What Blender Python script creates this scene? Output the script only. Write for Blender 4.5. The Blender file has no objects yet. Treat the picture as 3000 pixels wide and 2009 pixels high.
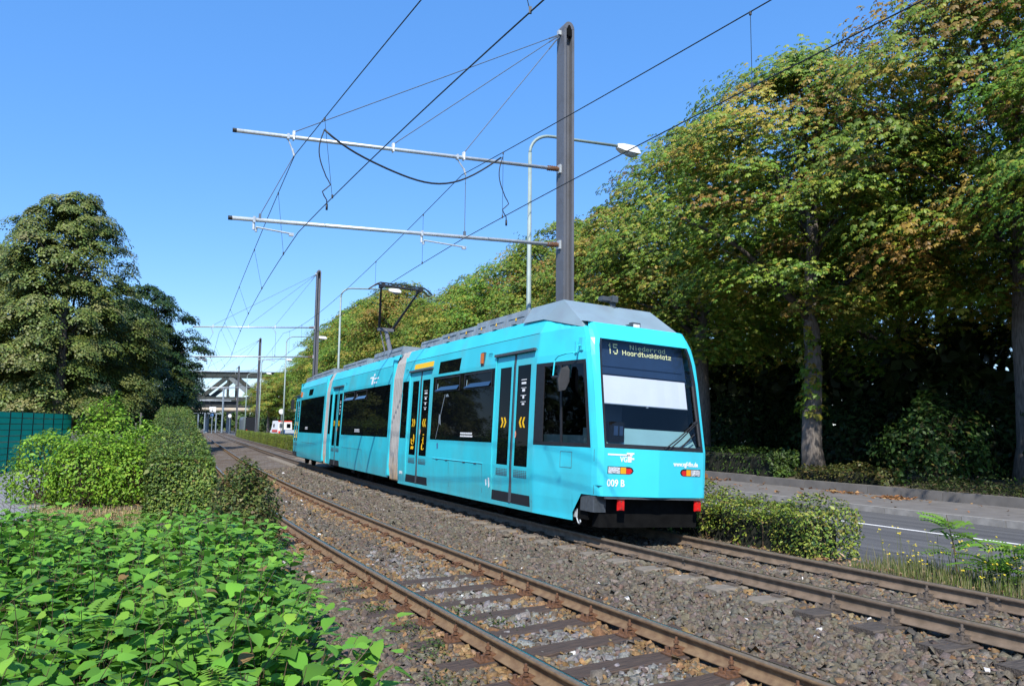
import bpy, math, random
import numpy as np
from mathutils import Vector, Matrix
RS = np.random.RandomState
random.seed(7)
SC = bpy.context.scene
COL = SC.collection

# ------------------------------------------------------------------ camera
cam = bpy.data.cameras.new('camera'); cam_ob = bpy.data.objects.new('camera', cam); COL.objects.link(cam_ob)
PITCH, ROLL, CAMH = 0.110158, 0.010729, 1.787215
fw = np.array([0, math.cos(PITCH), math.sin(PITCH)]); up0 = np.array([0, -math.sin(PITCH), math.cos(PITCH)]); r0 = np.array([1., 0, 0])
rr = math.cos(ROLL)*r0 + math.sin(ROLL)*up0; uu = -math.sin(ROLL)*r0 + math.cos(ROLL)*up0
M = Matrix(((rr[0], uu[0], -fw[0], 0), (rr[1], uu[1], -fw[1], 0), (rr[2], uu[2], -fw[2], CAMH), (0, 0, 0, 1)))
cam_ob.matrix_world = M
cam.sensor_width = 36; cam.lens = 36*2257.8/3000; cam.clip_start = 0.05; cam.clip_end = 4000
SC.camera = cam_ob

# ------------------------------------------------------------------ sky, sun, exposure
SUN = Vector((-0.12, -0.92, 1.0)).normalized()
elev = math.asin(SUN.z); azim = math.atan2(SUN.x, SUN.y)
w = bpy.data.worlds.new('World'); SC.world = w; w.use_nodes = True
nt = w.node_tree; bg = nt.nodes['Background']
sky = nt.nodes.new('ShaderNodeTexSky'); sky.sky_type = 'NISHITA'; sky.sun_disc = False
sky.sun_elevation = elev; sky.sun_rotation = azim
sky.air_density = 1.0; sky.dust_density = 0.2; sky.ozone_density = 2.6
hsv = nt.nodes.new('ShaderNodeHueSaturation'); hsv.inputs['Saturation'].default_value = 1.22; hsv.inputs['Value'].default_value = 1.0
nt.links.new(sky.outputs[0], hsv.inputs['Color']); clear = nt.nodes.new('ShaderNodeMixRGB'); clear.inputs[0].default_value = .45; nt.links.new(hsv.outputs[0], clear.inputs[1]); clear.inputs[2].default_value = (.62, 1.95, 5.2, 1)
nt.links.new(clear.outputs[0], bg.inputs[0]); bg.inputs[1].default_value = 0.145
sl = bpy.data.lights.new('sun', 'SUN'); sl.energy = 4.2; sl.angle = math.radians(0.53); sl.color = (1, .95, .87)
so = bpy.data.objects.new('sun', sl); COL.objects.link(so)
so.rotation_euler = (-SUN).to_track_quat('-Z', 'Y').to_euler(); so.location = (0, -30, 40)
SC.view_settings.view_transform = 'Standard'; SC.view_settings.look = 'None'
SC.view_settings.exposure = 0.64; SC.view_settings.gamma = 1; SC.view_settings.use_curve_mapping = False
SC.render.engine = 'CYCLES'
SC.cycles.max_bounces = 6; SC.cycles.diffuse_bounces = 2; SC.cycles.glossy_bounces = 3; SC.cycles.transmission_bounces = 4; SC.cycles.transparent_max_bounces = 8
SC.cycles.use_adaptive_sampling = True; SC.cycles.adaptive_threshold = 0.02
SC.cycles.use_denoising = True

# ------------------------------------------------------------------ track geometry (arc length s away from the camera, offset to the right of the nearest rail)
GAP = 2.066817
S = np.arange(-45, 260, .1)
kap = -0.005151 + 0.01672*.01*S - 0.013088e-4*S**2
kap = np.where(S > 88, (-0.005151 + 0.01672*.88 - 0.013088*.88**2)*np.clip(1-(S-88)/20, 0, 1), kap)
kap = np.where(S < -8, kap[np.argmin(abs(S+8))], kap)
i0 = np.argmin(abs(S))
ang = np.concatenate([[0], np.cumsum((kap[1:]+kap[:-1])/2*.1)]); ang = ang - ang[i0] + 0.496636
cx = np.concatenate([[0], np.cumsum(-np.sin((ang[1:]+ang[:-1])/2)*.1)]); cy = np.concatenate([[0], np.cumsum(np.cos((ang[1:]+ang[:-1])/2)*.1)])
cx += 0.316799 - cx[i0]; cy += 6 - cy[i0]
def TP(s, off, z=0.0):
    a = np.interp(s, S, ang)
    return np.stack(np.broadcast_arrays(np.interp(s, S, cx)+np.cos(a)*off, np.interp(s, S, cy)+np.sin(a)*off, z), -1).astype(float)
def TA(s): return float(np.interp(s, S, ang))        # heading, counter-clockwise from +Y
RAIL = [(0.034, 0.0), (1.534, 0.0328), (1.534+GAP, 0.1873), (3.034+GAP, 0.1527)]    # head centre offset, head height
OFF2 = 1.5+GAP+.75
BZ = [(-60, -.32), (-3, -.30), (-1.3, -.29), (-.6, -.20), (0, -.185), (1.6, -.155), (2.3, -.11), (2.85, -.05), (3.2, -.014), (3.6, -.006), (4.3, -.02), (5.1, -.036), (5.7, -.045), (6.5, -.06), (6.9, -.10), (7.2, -.13), (60, -.13)]
def ballast_z(off): return np.interp(off, [b[0] for b in BZ], [b[1] for b in BZ])

# ------------------------------------------------------------------ materials
def new_mat(name):
    m = bpy.data.materials.new(name); m.use_nodes = True
    return m, m.node_tree, m.node_tree.nodes['Principled BSDF']
def ramp(nt, cols, pos=None):
    r = nt.nodes.new('ShaderNodeValToRGB'); e = r.color_ramp.elements
    while len(e) < len(cols): e.new(.5)
    for i, c in enumerate(cols):
        e[i].position = pos[i] if pos else i/(len(cols)-1); e[i].color = (*c, 1)
    return r
def pm(name, c, rough=.6, metal=0., var=.15, scale=6., bump=0., bscale=40., c2=None, spec=.5, stretch=None, coat=0, lo=.35, hi=.65, dirt=None):
    m, nt, b = new_mat(name)
    tc = nt.nodes.new('ShaderNodeTexCoord'); src = tc.outputs['Object']
    if stretch:
        mp = nt.nodes.new('ShaderNodeMapping'); mp.inputs['Scale'].default_value = stretch; nt.links.new(src, mp.inputs[0]); src = mp.outputs[0]
    n = nt.nodes.new('ShaderNodeTexNoise'); n.inputs['Scale'].default_value = scale; n.inputs['Detail'].default_value = 6; nt.links.new(src, n.inputs['Vector'])
    c = np.array(c); c2 = np.array(c2) if c2 is not None else np.clip(c*(1-var), 0, 1); c1 = c if c2 is not None else c
    r = ramp(nt, [tuple(c2), tuple(np.clip(c*(1+var*.5), 0, 1))], [lo, hi]); nt.links.new(n.outputs[0], r.inputs[0])
    out = r.outputs[0]
    if dirt:
        n2 = nt.nodes.new('ShaderNodeTexNoise'); n2.inputs['Scale'].default_value = dirt[1]; n2.inputs['Detail'].default_value = 8; nt.links.new(tc.outputs['Object'], n2.inputs['Vector'])
        r2 = ramp(nt, [(0, 0, 0), (1, 1, 1)], [dirt[2], dirt[3]]); nt.links.new(n2.outputs[0], r2.inputs[0])
        mx = nt.nodes.new('ShaderNodeMixRGB'); nt.links.new(r2.outputs[0], mx.inputs[0]); nt.links.new(out, mx.inputs[1]); mx.inputs[2].default_value = (*dirt[0], 1); out = mx.outputs[0]
    nt.links.new(out, b.inputs['Base Color'])
    b.inputs['Roughness'].default_value = rough; b.inputs['Metallic'].default_value = metal; b.inputs['Specular IOR Level'].default_value = spec
    if coat: b.inputs['Coat Weight'].default_value = coat; b.inputs['Coat Roughness'].default_value = .08
    if bump:
        n3 = nt.nodes.new('ShaderNodeTexNoise'); n3.inputs['Scale'].default_value = bscale; n3.inputs['Detail'].default_value = 6; nt.links.new(src, n3.inputs['Vector'])
        bp = nt.nodes.new('ShaderNodeBump'); bp.inputs['Strength'].default_value = bump; bp.inputs['Distance'].default_value = .02; nt.links.new(n3.outputs[0], bp.inputs['Height']); nt.links.new(bp.outputs[0], b.inputs['Normal'])
    return m
def leaf_mat(name, rough=.5, trans=.28, spec=.35, hue=0., attr='leaf_colour', val=.0):
    m, nt, b = new_mat(name)
    a = nt.nodes.new('ShaderNodeAttribute'); a.attribute_name = attr; col = a.outputs['Color']
    if hue or val:
        oi = nt.nodes.new('ShaderNodeObjectInfo'); hs = nt.nodes.new('ShaderNodeHueSaturation')
        mr = nt.nodes.new('ShaderNodeMapRange'); mr.inputs['To Min'].default_value = .5-hue; mr.inputs['To Max'].default_value = .5+hue*.6
        mv = nt.nodes.new('ShaderNodeMapRange'); mv.inputs['To Min'].default_value = 1-val; mv.inputs['To Max'].default_value = 1+val
        nt.links.new(oi.outputs['Random'], mr.inputs[0]); nt.links.new(mr.outputs[0], hs.inputs['Hue']); nt.links.new(oi.outputs['Random'], mv.inputs[0]); nt.links.new(mv.outputs[0], hs.inputs['Value'])
        nt.links.new(col, hs.inputs['Color']); col = hs.outputs[0]
    nt.links.new(col, b.inputs['Base Color']); b.inputs['Roughness'].default_value = rough; b.inputs['Specular IOR Level'].default_value = spec
    t = nt.nodes.new('ShaderNodeBsdfTranslucent'); nt.links.new(col, t.inputs[0])
    mx = nt.nodes.new('ShaderNodeMixShader'); mx.inputs[0].default_value = trans
    nt.links.new(b.outputs[0], mx.inputs[1]); nt.links.new(t.outputs[0], mx.inputs[2]); nt.links.new(mx.outputs[0], nt.nodes['Material Output'].inputs[0])
    return m
def attr_mat(name, rough=.9, bump=.0, spec=.3):
    m, nt, b = new_mat(name); a = nt.nodes.new('ShaderNodeAttribute'); a.attribute_name = 'leaf_colour'
    tc = nt.nodes.new('ShaderNodeTexCoord'); n = nt.nodes.new('ShaderNodeTexNoise'); n.inputs['Scale'].default_value = 60; n.inputs['Detail'].default_value = 5; nt.links.new(tc.outputs['Object'], n.inputs['Vector'])
    r = ramp(nt, [(.72, .72, .72), (1.2, 1.2, 1.2)], [.35, .65]); nt.links.new(n.outputs[0], r.inputs[0])
    mx = nt.nodes.new('ShaderNodeMixRGB'); mx.blend_type = 'MULTIPLY'; mx.inputs[0].default_value = 1; nt.links.new(a.outputs['Color'], mx.inputs[1]); nt.links.new(r.outputs[0], mx.inputs[2])
    nt.links.new(mx.outputs[0], b.inputs['Base Color']); b.inputs['Roughness'].default_value = rough; b.inputs['Specular IOR Level'].default_value = spec
    return m
MT = {}
CY = (.045, .60, .72)
MT['cyan'] = pm('turquoise_paint', CY, .32, var=.06, scale=1.2, coat=.25, dirt=((.05, .42, .5), .9, .5, .8))
MT['cyan_side'] = pm('turquoise_paint_weathered', (.038, .545, .635), .38, var=.12, scale=.9, coat=.15, dirt=((.09, .40, .43), 1.5, .50, .85), stretch=(1, 1, .25))
MT['black_glass'] = pm('dark_tinted_glass', (.003, .004, .005), .02, var=.1, spec=.3)
MT['black_glass'].node_tree.nodes['Principled BSDF'].inputs['IOR'].default_value = 1.16
MT['tilt_glass'] = pm('tilted_vent_glass', (.004, .006, .01), .03, var=.1, spec=.5); MT['tilt_glass'].node_tree.nodes['Principled BSDF'].inputs['IOR'].default_value = 2.4
MT['rubber'] = pm('black_rubber', (.012, .012, .014), .55, var=.3, scale=20)
MT['grey_rubber'] = pm('grey_rubber', (.06, .07, .08), .6, var=.2, scale=20)
MT['under'] = pm('underframe_black', (.006, .006, .006), .9, var=.4, scale=8, spec=.1)
MT['lens'] = pm('clear_lens', (.62, .65, .68), .15, metal=.2, var=.5, scale=60)
MT['roof_grey'] = pm('roof_grey_paint', (.22, .27, .31), .5, var=.18, scale=3, dirt=((.12, .14, .15), 4, .5, .75))
MT['fairing'] = pm('fairing_grey_paint', (.21, .285, .32), .42, var=.08, scale=2, dirt=((.19, .235, .27), 3, .5, .8))
MT['yellow'] = pm('yellow_film', (.85, .50, .005), .5, var=.03)
MT['orange'] = pm('orange_lens', (.55, .13, .01), .25, var=.1)
MT['red'] = pm('red_reflector', (.62, .012, .01), .3, var=.08, scale=30)
MT['white'] = pm('white_paint', (.80, .80, .80), .5, var=.04)
MT['sticker'] = pm('salmon_sticker', (.75, .28, .17), .5, var=.05)
MT['blind'] = pm('white_blind_fabric', (.62, .63, .69), .8, var=.05, scale=2)
MT['navy'] = pm('navy_panel', (.012, .03, .07), .5, var=.1)
MT['teal'] = pm('pale_teal_panel', (.17, .31, .315), .6, var=.06, scale=3)
MT['dot'] = pm('flip_dot_yellow', (.80, .78, .38), .6, var=.03)
MT['chrome'] = pm('chrome', (.8, .82, .85), .12, metal=1, var=.05, scale=30)
MT['amber'] = pm('amber_lens', (.8, .35, .01), .2, var=.05)
MT['bellow'] = None
MT['steel'] = pm('galvanised_steel', (.52, .56, .58), .42, metal=.35, var=.15, scale=12)
MT['mast'] = pm('painted_mast_steel', (.115, .12, .135), .55, var=.14, scale=2.5, dirt=((.09, .09, .095), 3, .5, .8), stretch=(1, 1, .2))
MT['wire'] = pm('weathered_copper_wire', (.018, .02, .022), .5, var=.1)
MT['stay'] = pm('stay_rope', (.10, .13, .17), .5, var=.1)
MT['lamp_green'] = pm('pale_green_lamp_post', (.26, .33, .31), .5, var=.12, scale=5)
MT['lamp_white'] = pm('lamp_housing_white', (.75, .76, .76), .5, var=.15, scale=12, dirt=((.4, .38, .35), 20, .5, .7))
MT['lamp_glass'] = pm('lamp_bowl', (.33, .36, .38), .25, var=.1)
MT['rust'] = pm('rusty_rail_steel', (.205, .135, .072), .75, var=.25, scale=10, bump=.15, bscale=120, c2=(.145, .085, .045))
MT['rust2'] = pm('dusty_rail_steel', (.175, .125, .085), .75, var=.25, scale=9, bump=.15, bscale=120, c2=(.12, .085, .055))
MT['headtop'] = pm('rail_head_worn', (.16, .125, .085), .5, metal=.2, var=.2, scale=25)
MT['polish'] = pm('polished_rail_steel', (.42, .45, .47), .2, metal=1, var=.12, scale=30)
MT['clip'] = pm('rusted_fastener', (.15, .068, .03), .8, var=.35, scale=30, c2=(.09, .045, .025))
MT['clip2'] = pm('dusty_fastener', (.115, .09, .07), .8, var=.3, scale=30)
MT['limb'] = pm('dark_limb_bark', (.075, .062, .052), .9, var=.4, scale=8, bump=.5, c2=(.035, .03, .026))
def wood_mat():
    m = pm('creosoted_wood', (.088, .06, .044), .8, var=.4, scale=9, stretch=(.6, 12, 8), bump=.7, bscale=10, c2=(.034, .026, .022), spec=.3)
    return m
MT['wood'] = wood_mat()
MT['wood_dusty'] = pm('dusty_sleeper_wood', (.088, .07, .055), .85, var=.3, scale=9, stretch=(.6, 10, 8), bump=.9, bscale=10, c2=(.04, .032, .027))
MT['concrete_sleeper'] = pm('dusty_concrete', (.18, .152, .118), .9, var=.25, scale=8, bump=.2, bscale=60, c2=(.135, .115, .09))
MT['stone'] = attr_mat('ballast_stone', .92)
MT['leafc'] = leaf_mat('chestnut_leaf', hue=.018, val=.10, trans=.24)
MT['leafl'] = leaf_mat('linden_leaf', hue=.01, val=.06, trans=.2)
MT['leafd'] = leaf_mat('dark_leaf', hue=.012, val=.1, trans=.2)
MT['knot'] = leaf_mat('knotweed_leaf', rough=.5, trans=.24, spec=.10)
MT['bush'] = leaf_mat('bush_leaf', trans=.3, spec=.3)
MT['hedge'] = leaf_mat('hedge_leaf', trans=.2, spec=.3)
MT['dry'] = leaf_mat('dry_grass_blade', rough=.8, trans=.2, spec=.1)
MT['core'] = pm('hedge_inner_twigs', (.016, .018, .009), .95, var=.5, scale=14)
MT['bark'] = pm('chestnut_bark', (.15, .13, .112), .9, var=.4, scale=8, stretch=(3, 3, .5), bump=.9, bscale=9, c2=(.08, .068, .06))
MT['twig'] = pm('reddish_stem', (.10, .065, .035), .7, var=.3, scale=20)
MT['concrete'] = pm('weathered_concrete', (.15, .14, .13), .92, var=.25, scale=3, bump=.2, bscale=40, dirt=((.12, .11, .10), 6, .5, .75))
MT['kerb'] = pm('kerb_concrete', (.26, .25, .235), .9, var=.2, scale=5, bump=.15, bscale=60)
MT['pave'] = pm('grey_pavement', (.155, .147, .142), .92, var=.2, scale=2.5, dirt=((.13, .115, .10), 7, .5, .8), bump=.1, bscale=90)
MT['fence_wire'] = pm('fence_wire_green', (.006, .03, .022), .5, var=.1)
MT['fence_strip'] = None
MT['brown'] = pm('brown_post', (.03, .02, .015), .8, var=.3)
MT['bridge_green'] = pm('bridge_green_paint', (.026, .034, .028), .6, var=.3, scale=2, dirt=((.06, .045, .03), 1.5, .5, .8))
MT['bridge_dark'] = pm('bridge_dark_steel', (.025, .027, .026), .7, var=.4, scale=1)
MT['bridge_light'] = pm('bridge_pale_strut', (.15, .17, .17), .6, var=.2, scale=1)
MT['pipe'] = pm('insulated_pipe', (.42, .36, .27), .6, var=.2, scale=.4, dirt=((.36, .22, .10), .8, .5, .75))
MT['amb_white'] = pm('ambulance_white', (.78, .78, .77), .4, var=.04)
MT['amb_red'] = pm('ambulance_red', (.70, .05, .025), .4, var=.04)
MT['car_blue'] = pm('blue_car_paint', (.012, .035, .11), .25, var=.1, coat=.6)
MT['dark_van'] = pm('dark_van_paint', (.012, .013, .016), .4, var=.1)
MT['van_grey'] = pm('van_grey', (.12, .14, .15), .4, var=.1)
MT['sign_blue'] = pm('sign_blue', (.06, .14, .30), .4, var=.05)
MT['sign_yellow'] = pm('sign_yellow', (.75, .55, .03), .4, var=.05)
MT['flower'] = pm('yellow_petal', (.75, .58, .03), .6, var=.1)
MT['water'] = pm('river_water', (.03, .06, .10), .12, var=.1, bump=.3, bscale=2, spec=.5)

def glass_mat(name, tint, f=1.45):
    m, nt, b = new_mat(name); nt.nodes.remove(b)
    t = nt.nodes.new('ShaderNodeBsdfTransparent'); t.inputs[0].default_value = (*tint, 1)
    g = nt.nodes.new('ShaderNodeBsdfGlossy'); g.inputs['Roughness'].default_value = .02
    lw = nt.nodes.new('ShaderNodeLayerWeight'); lw.inputs['Blend'].default_value = .5
    pw = nt.nodes.new('ShaderNodeMath'); pw.operation = 'POWER'; nt.links.new(lw.outputs['Facing'], pw.inputs[0]); pw.inputs[1].default_value = 5
    fr = nt.nodes.new('ShaderNodeMath'); fr.operation = 'MULTIPLY_ADD'; nt.links.new(pw.outputs[0], fr.inputs[0]); fr.inputs[1].default_value = .85; fr.inputs[2].default_value = .04
    mx = nt.nodes.new('ShaderNodeMixShader'); nt.links.new(fr.outputs[0], mx.inputs[0]); nt.links.new(t.outputs[0], mx.inputs[1]); nt.links.new(g.outputs[0], mx.inputs[2])
    nt.links.new(mx.outputs[0], nt.nodes['Material Output'].inputs[0]); return m
MT['windscreen'] = glass_mat('windscreen_glass', (.88, .92, .95))
MT['cabglass'] = glass_mat('cab_window_glass', (.30, .33, .38))

def bellows_mat():
    m = pm('grey_bellows_rubber', (.30, .29, .28), .75, var=.12, scale=4, bump=.1)
    nt = m.node_tree; b = nt.nodes['Principled BSDF']; src = b.inputs['Base Color'].links[0].from_socket
    tc = nt.nodes.new('ShaderNodeTexCoord'); sp = nt.nodes.new('ShaderNodeSeparateXYZ'); nt.links.new(tc.outputs['Object'], sp.inputs[0])
    n = nt.nodes.new('ShaderNodeTexNoise'); n.inputs['Scale'].default_value = 5; nt.links.new(tc.outputs['Object'], n.inputs['Vector'])
    ad = nt.nodes.new('ShaderNodeMath'); ad.operation = 'MULTIPLY_ADD'; nt.links.new(n.outputs[0], ad.inputs[0]); ad.inputs[1].default_value = .9; nt.links.new(sp.outputs[2], ad.inputs[2])
    r = ramp(nt, [(1, 1, 1), (0, 0, 0)], [.26, .62]); mr = nt.nodes.new('ShaderNodeMapRange'); mr.inputs['From Max'].default_value = 2.2; nt.links.new(ad.outputs[0], mr.inputs[0]); nt.links.new(mr.outputs[0], r.inputs[0])
    mx = nt.nodes.new('ShaderNodeMixRGB'); nt.links.new(r.outputs[0], mx.inputs[0]); nt.links.new(src, mx.inputs[1]); mx.inputs[2].default_value = (.36, .24, .12, 1); nt.links.new(mx.outputs[0], b.inputs['Base Color'])
    return m
MT['bellow'] = bellows_mat(); MT['bellow_fold_shade'] = pm('bellows_fold_shade', (.10, .095, .09), .8, var=.2)
MT['fence_strip'] = leaf_mat('green_privacy_strip', rough=.45, trans=.55, attr='leaf_colour')

# ------------------------------------------------------------------ mesh helpers
class MB:
    def __init__(s): s.v = []; s.f = []; s.m = []
    def add(s, vs, fs, mi=0):
        b = len(s.v); s.v += [tuple(float(c) for c in v) for v in vs]; s.f += [tuple(b+i for i in f) for f in fs]; s.m += [mi]*len(fs); return s
    def quad(s, a, b, c, d, mi=0): return s.add([a, b, c, d], [(0, 1, 2, 3)], mi)
    def hexa(s, p, mi=0):      # p: 8 points, bottom ring then top ring
        return s.add(p, [(3, 2, 1, 0), (4, 5, 6, 7), (0, 1, 5, 4), (1, 2, 6, 5), (2, 3, 7, 6), (3, 0, 4, 7)], mi)
    def box(s, c, d, mi=0, R=None):
        c = np.array(c, float); h = np.array(d, float)/2
        P = [np.array((x, y, z))*h for z in (-1, 1) for x, y in ((-1, -1), (1, -1), (1, 1), (-1, 1))]
        if R is not None: P = [R @ q for q in P]
        return s.hexa([c+q for q in P], mi)
    def tube(s, pts, r, n=8, mi=0, cap=True):
        pts = [np.array(q, float) for q in pts]; r = [r]*len(pts) if np.isscalar(r) else r
        rings = []; prev = None
        for i, q in enumerate(pts):
            t = pts[min(i+1, len(pts)-1)]-pts[max(i-1, 0)]; t = t/(np.linalg.norm(t)+1e-9)
            if prev is None:
                a = np.cross(t, (0, 0, 1)) if abs(t[2]) < .9 else np.cross(t, (0, 1, 0))
            else: a = prev - t*(prev @ t)
            a = a/(np.linalg.norm(a)+1e-9); b = np.cross(t, a); prev = a
            rings.append([q+r[i]*(math.cos(k*2*math.pi/n)*a+math.sin(k*2*math.pi/n)*b) for k in range(n)])
        vs = [v for R_ in rings for v in R_]; fs = []
        for i in range(len(pts)-1):
            for k in range(n):
                fs.append((i*n+k, i*n+(k+1) % n, (i+1)*n+(k+1) % n, (i+1)*n+k))
        if cap: fs.append(tuple(range(n-1, -1, -1))); fs.append(tuple((len(pts)-1)*n+k for k in range(n)))
        return s.add(vs, fs, mi)
    def prism(s, poly, ex, mi=0):        # poly: list of 3D points, ex: extrusion vector
        n = len(poly); poly = [np.array(q, float) for q in poly]; ex = np.array(ex, float)
        vs = poly+[q+ex for q in poly]
        fs = [tuple(range(n-1, -1, -1)), tuple(range(n, 2*n))]+[(i, (i+1) % n, n+(i+1) % n, n+i) for i in range(n)]
        return s.add(vs, fs, mi)
    def obj(s, name, mats, parent=None, smooth=False, off=None):
        me = bpy.data.meshes.new(name)
        v = s.v
        if off is not None: v = [(a-off[0], b-off[1], c-off[2]) for a, b, c in v]
        me.from_pydata(v, [], s.f)
        mats = mats if isinstance(mats, (list, tuple)) else [mats]
        for m in mats: me.materials.append(MT[m] if isinstance(m, str) else m)
        if len(mats) > 1: me.polygons.foreach_set('material_index', s.m)
        if smooth: me.polygons.foreach_set('use_smooth', [True]*len(me.polygons))
        o = bpy.data.objects.new(name, me); COL.objects.link(o)
        if parent: o.parent = parent
        return o
def np_mesh(name, V, F, mats, col=None, smooth=False, mi=None):
    """V (n,3), F (m,k) arrays, col (n,3) optional point colours"""
    me = bpy.data.meshes.new(name); k = F.shape[1]
    me.vertices.add(len(V)); me.vertices.foreach_set('co', np.ascontiguousarray(V, dtype=np.float32).ravel())
    me.loops.add(F.size); me.loops.foreach_set('vertex_index', np.ascontiguousarray(F, dtype=np.int32).ravel())
    me.polygons.add(len(F)); me.polygons.foreach_set('loop_start', np.arange(0, F.size, k, dtype=np.int32))
    me.update(calc_edges=True)
    if smooth: me.polygons.foreach_set('use_smooth', np.ones(len(F), bool))
    for m in (mats if isinstance(mats, (list, tuple)) else [mats]): me.materials.append(MT[m])
    if mi is not None: me.polygons.foreach_set('material_index', np.asarray(mi, dtype=np.int32))
    if col is not None:
        a = me.color_attributes.new('leaf_colour', 'FLOAT_COLOR', 'POINT')
        a.data.foreach_set('color', np.concatenate([col, np.ones((len(col), 1))], 1).astype(np.float32).ravel())
    return me
def link(name, me, parent=None):
    o = bpy.data.objects.new(name, me); COL.objects.link(o)
    if parent: o.parent = parent
    return o
def tag(o, label=None, cat=None, group=None, kind=None):
    if label: o['label'] = label
    if cat: o['category'] = cat
    if group: o['group'] = group
    if kind: o['kind'] = kind
    return o
def thing(name, label, cat, loc=(0, 0, 0), rz=0, group=None):
    o = bpy.data.objects.new(name, None); COL.objects.link(o); o.empty_display_size = .2
    o.location = tuple(float(c) for c in loc); o.rotation_euler = (0, 0, rz); return tag(o, label, cat, group)
def tree_copy(o, parent=None):
    c = o.copy(); COL.objects.link(c); c.parent = parent
    for ch in o.children: tree_copy(ch, c)
    return c
def basis(n, spin, rs):
    """(N,3,3) matrices with columns x,y,z: z along n, spun"""
    n = n/np.linalg.norm(n, axis=1, keepdims=True)
    a = np.where(abs(n[:, 2:3]) < .95, np.array([[0, 0, 1.]]), np.array([[1., 0, 0]])); x = np.cross(a, n); x /= np.linalg.norm(x, axis=1, keepdims=True); y = np.cross(n, x)
    c, s_ = np.cos(spin)[:, None], np.sin(spin)[:, None]
    return np.stack([x*c+y*s_, -x*s_+y*c, n], -1)
def scatter(T, F, pos, R, sc, col):
    """template verts T (k,3), faces F (m,q) copied to every pos with rotation R and scale sc; colours per copy"""
    N, k = len(pos), len(T)
    V = np.einsum('nij,kj->nki', R, T)*np.reshape(sc, (-1, 1, 1)) + pos[:, None, :]
    FF = (F[None]+(np.arange(N)*k)[:, None, None]).reshape(-1, F.shape[1])
    return V.reshape(-1, 3), FF, np.repeat(col, k, 0)
def cat3(parts):
    V, F, C = [], [], []; b = 0
    for v, f, c in parts: V.append(v); F.append(f+b); C.append(c); b += len(v)
    return np.concatenate(V), np.concatenate(F), np.concatenate(C)
def palette(rs, n, cols, w, jit=.18):
    i = rs.choice(len(cols), n, p=np.array(w)/sum(w)); c = np.array(cols)[i]
    return np.clip(c*(1+rs.uniform(-jit, jit, (n, 1)))*(1+rs.uniform(-jit*.4, jit*.4, (n, 3))), .002, .9)
ORD = ['first', 'second', 'third', 'fourth', 'fifth', 'sixth', 'seventh', 'eighth', 'ninth', 'tenth', 'eleventh', 'twelfth', 'thirteenth', 'fourteenth', 'fifteenth', 'sixteenth', 'seventeenth', 'eighteenth', 'nineteenth', 'twentieth']
def ordn(i):
    if i < 20: return ORD[i]
    t = {2: 'twenty', 3: 'thirty', 4: 'forty', 5: 'fifty', 6: 'sixty', 7: 'seventy'}[(i+1)//10]
    return t.replace('y', 'ieth') if (i+1) % 10 == 0 else t+'-'+ORD[(i+1) % 10-1]

# ================================================================== THE SETTING
def strip(name, ss, offs, zf, mat, kind='structure', jit=0, seed=0, parent=None):
    ss = np.asarray(ss, float); offs = np.asarray(offs, float)
    G = TP(ss[:, None], offs[None, :], 0.0); G[..., 2] = zf(offs)[None, :] if callable(zf) else zf
    if jit: G[..., 2] += RS(seed).uniform(-jit, jit, G.shape[:2])
    n, m = len(ss), len(offs); I = np.arange(n*m).reshape(n, m)
    F = np.stack([I[:-1, :-1], I[:-1, 1:], I[1:, 1:], I[1:, :-1]], -1).reshape(-1, 4)
    o = link(name, np_mesh(name, G.reshape(-1, 3), F, mat), parent)
    if kind: o['kind'] = kind
    return o
def node_ground():
    m, nt, b = new_mat('dry_soil'); tc = nt.nodes.new('ShaderNodeTexCoord')
    n = nt.nodes.new('ShaderNodeTexNoise'); n.inputs['Scale'].default_value = .35; n.inputs['Detail'].default_value = 9; nt.links.new(tc.outputs['Object'], n.inputs['Vector'])
    r = ramp(nt, [(.05, .042, .028), (.11, .088, .055), (.075, .085, .03)], [.35, .52, .68]); nt.links.new(n.outputs[0], r.inputs[0]); nt.links.new(r.outputs[0], b.inputs['Base Color']); b.inputs['Roughness'].default_value = .95
    return m
MT['soil'] = node_ground()
def node_ballast():
    m, nt, b = new_mat('ballast_bed_far'); tc = nt.nodes.new('ShaderNodeTexCoord')
    v = nt.nodes.new('ShaderNodeTexVoronoi'); v.inputs['Scale'].default_value = 17; nt.links.new(tc.outputs['Object'], v.inputs['Vector'])
    n = nt.nodes.new('ShaderNodeTexNoise'); n.inputs['Scale'].default_value = .8; n.inputs['Detail'].default_value = 5; nt.links.new(tc.outputs['Object'], n.inputs['Vector'])
    r = ramp(nt, [(.12, .09, .065), (.165, .14, .115)], [.4, .6]); nt.links.new(n.outputs[0], r.inputs[0])
    sp = nt.nodes.new('ShaderNodeSeparateColor'); nt.links.new(v.outputs['Color'], sp.inputs[0])
    r2 = ramp(nt, [(.62, .6, .58), (1.3, 1.3, 1.3)]); nt.links.new(sp.outputs[0], r2.inputs[0])
    mx = nt.nodes.new('ShaderNodeMixRGB'); mx.blend_type = 'MULTIPLY'; mx.inputs[0].default_value = 1; nt.links.new(r.outputs[0], mx.inputs[1]); nt.links.new(r2.outputs[0], mx.inputs[2])
    nt.links.new(mx.outputs[0], b.inputs['Base Color']); b.inputs['Roughness'].default_value = .95; b.inputs['Specular IOR Level'].default_value = .2
    bp = nt.nodes.new('ShaderNodeBump'); bp.inputs['Strength'].default_value = 1; bp.inputs['Distance'].default_value = .04; bp.invert = True; nt.links.new(v.outputs['Distance'], bp.inputs['Height']); nt.links.new(bp.outputs[0], b.inputs['Normal'])
    return m
MT['ballast'] = node_ballast()
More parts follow.
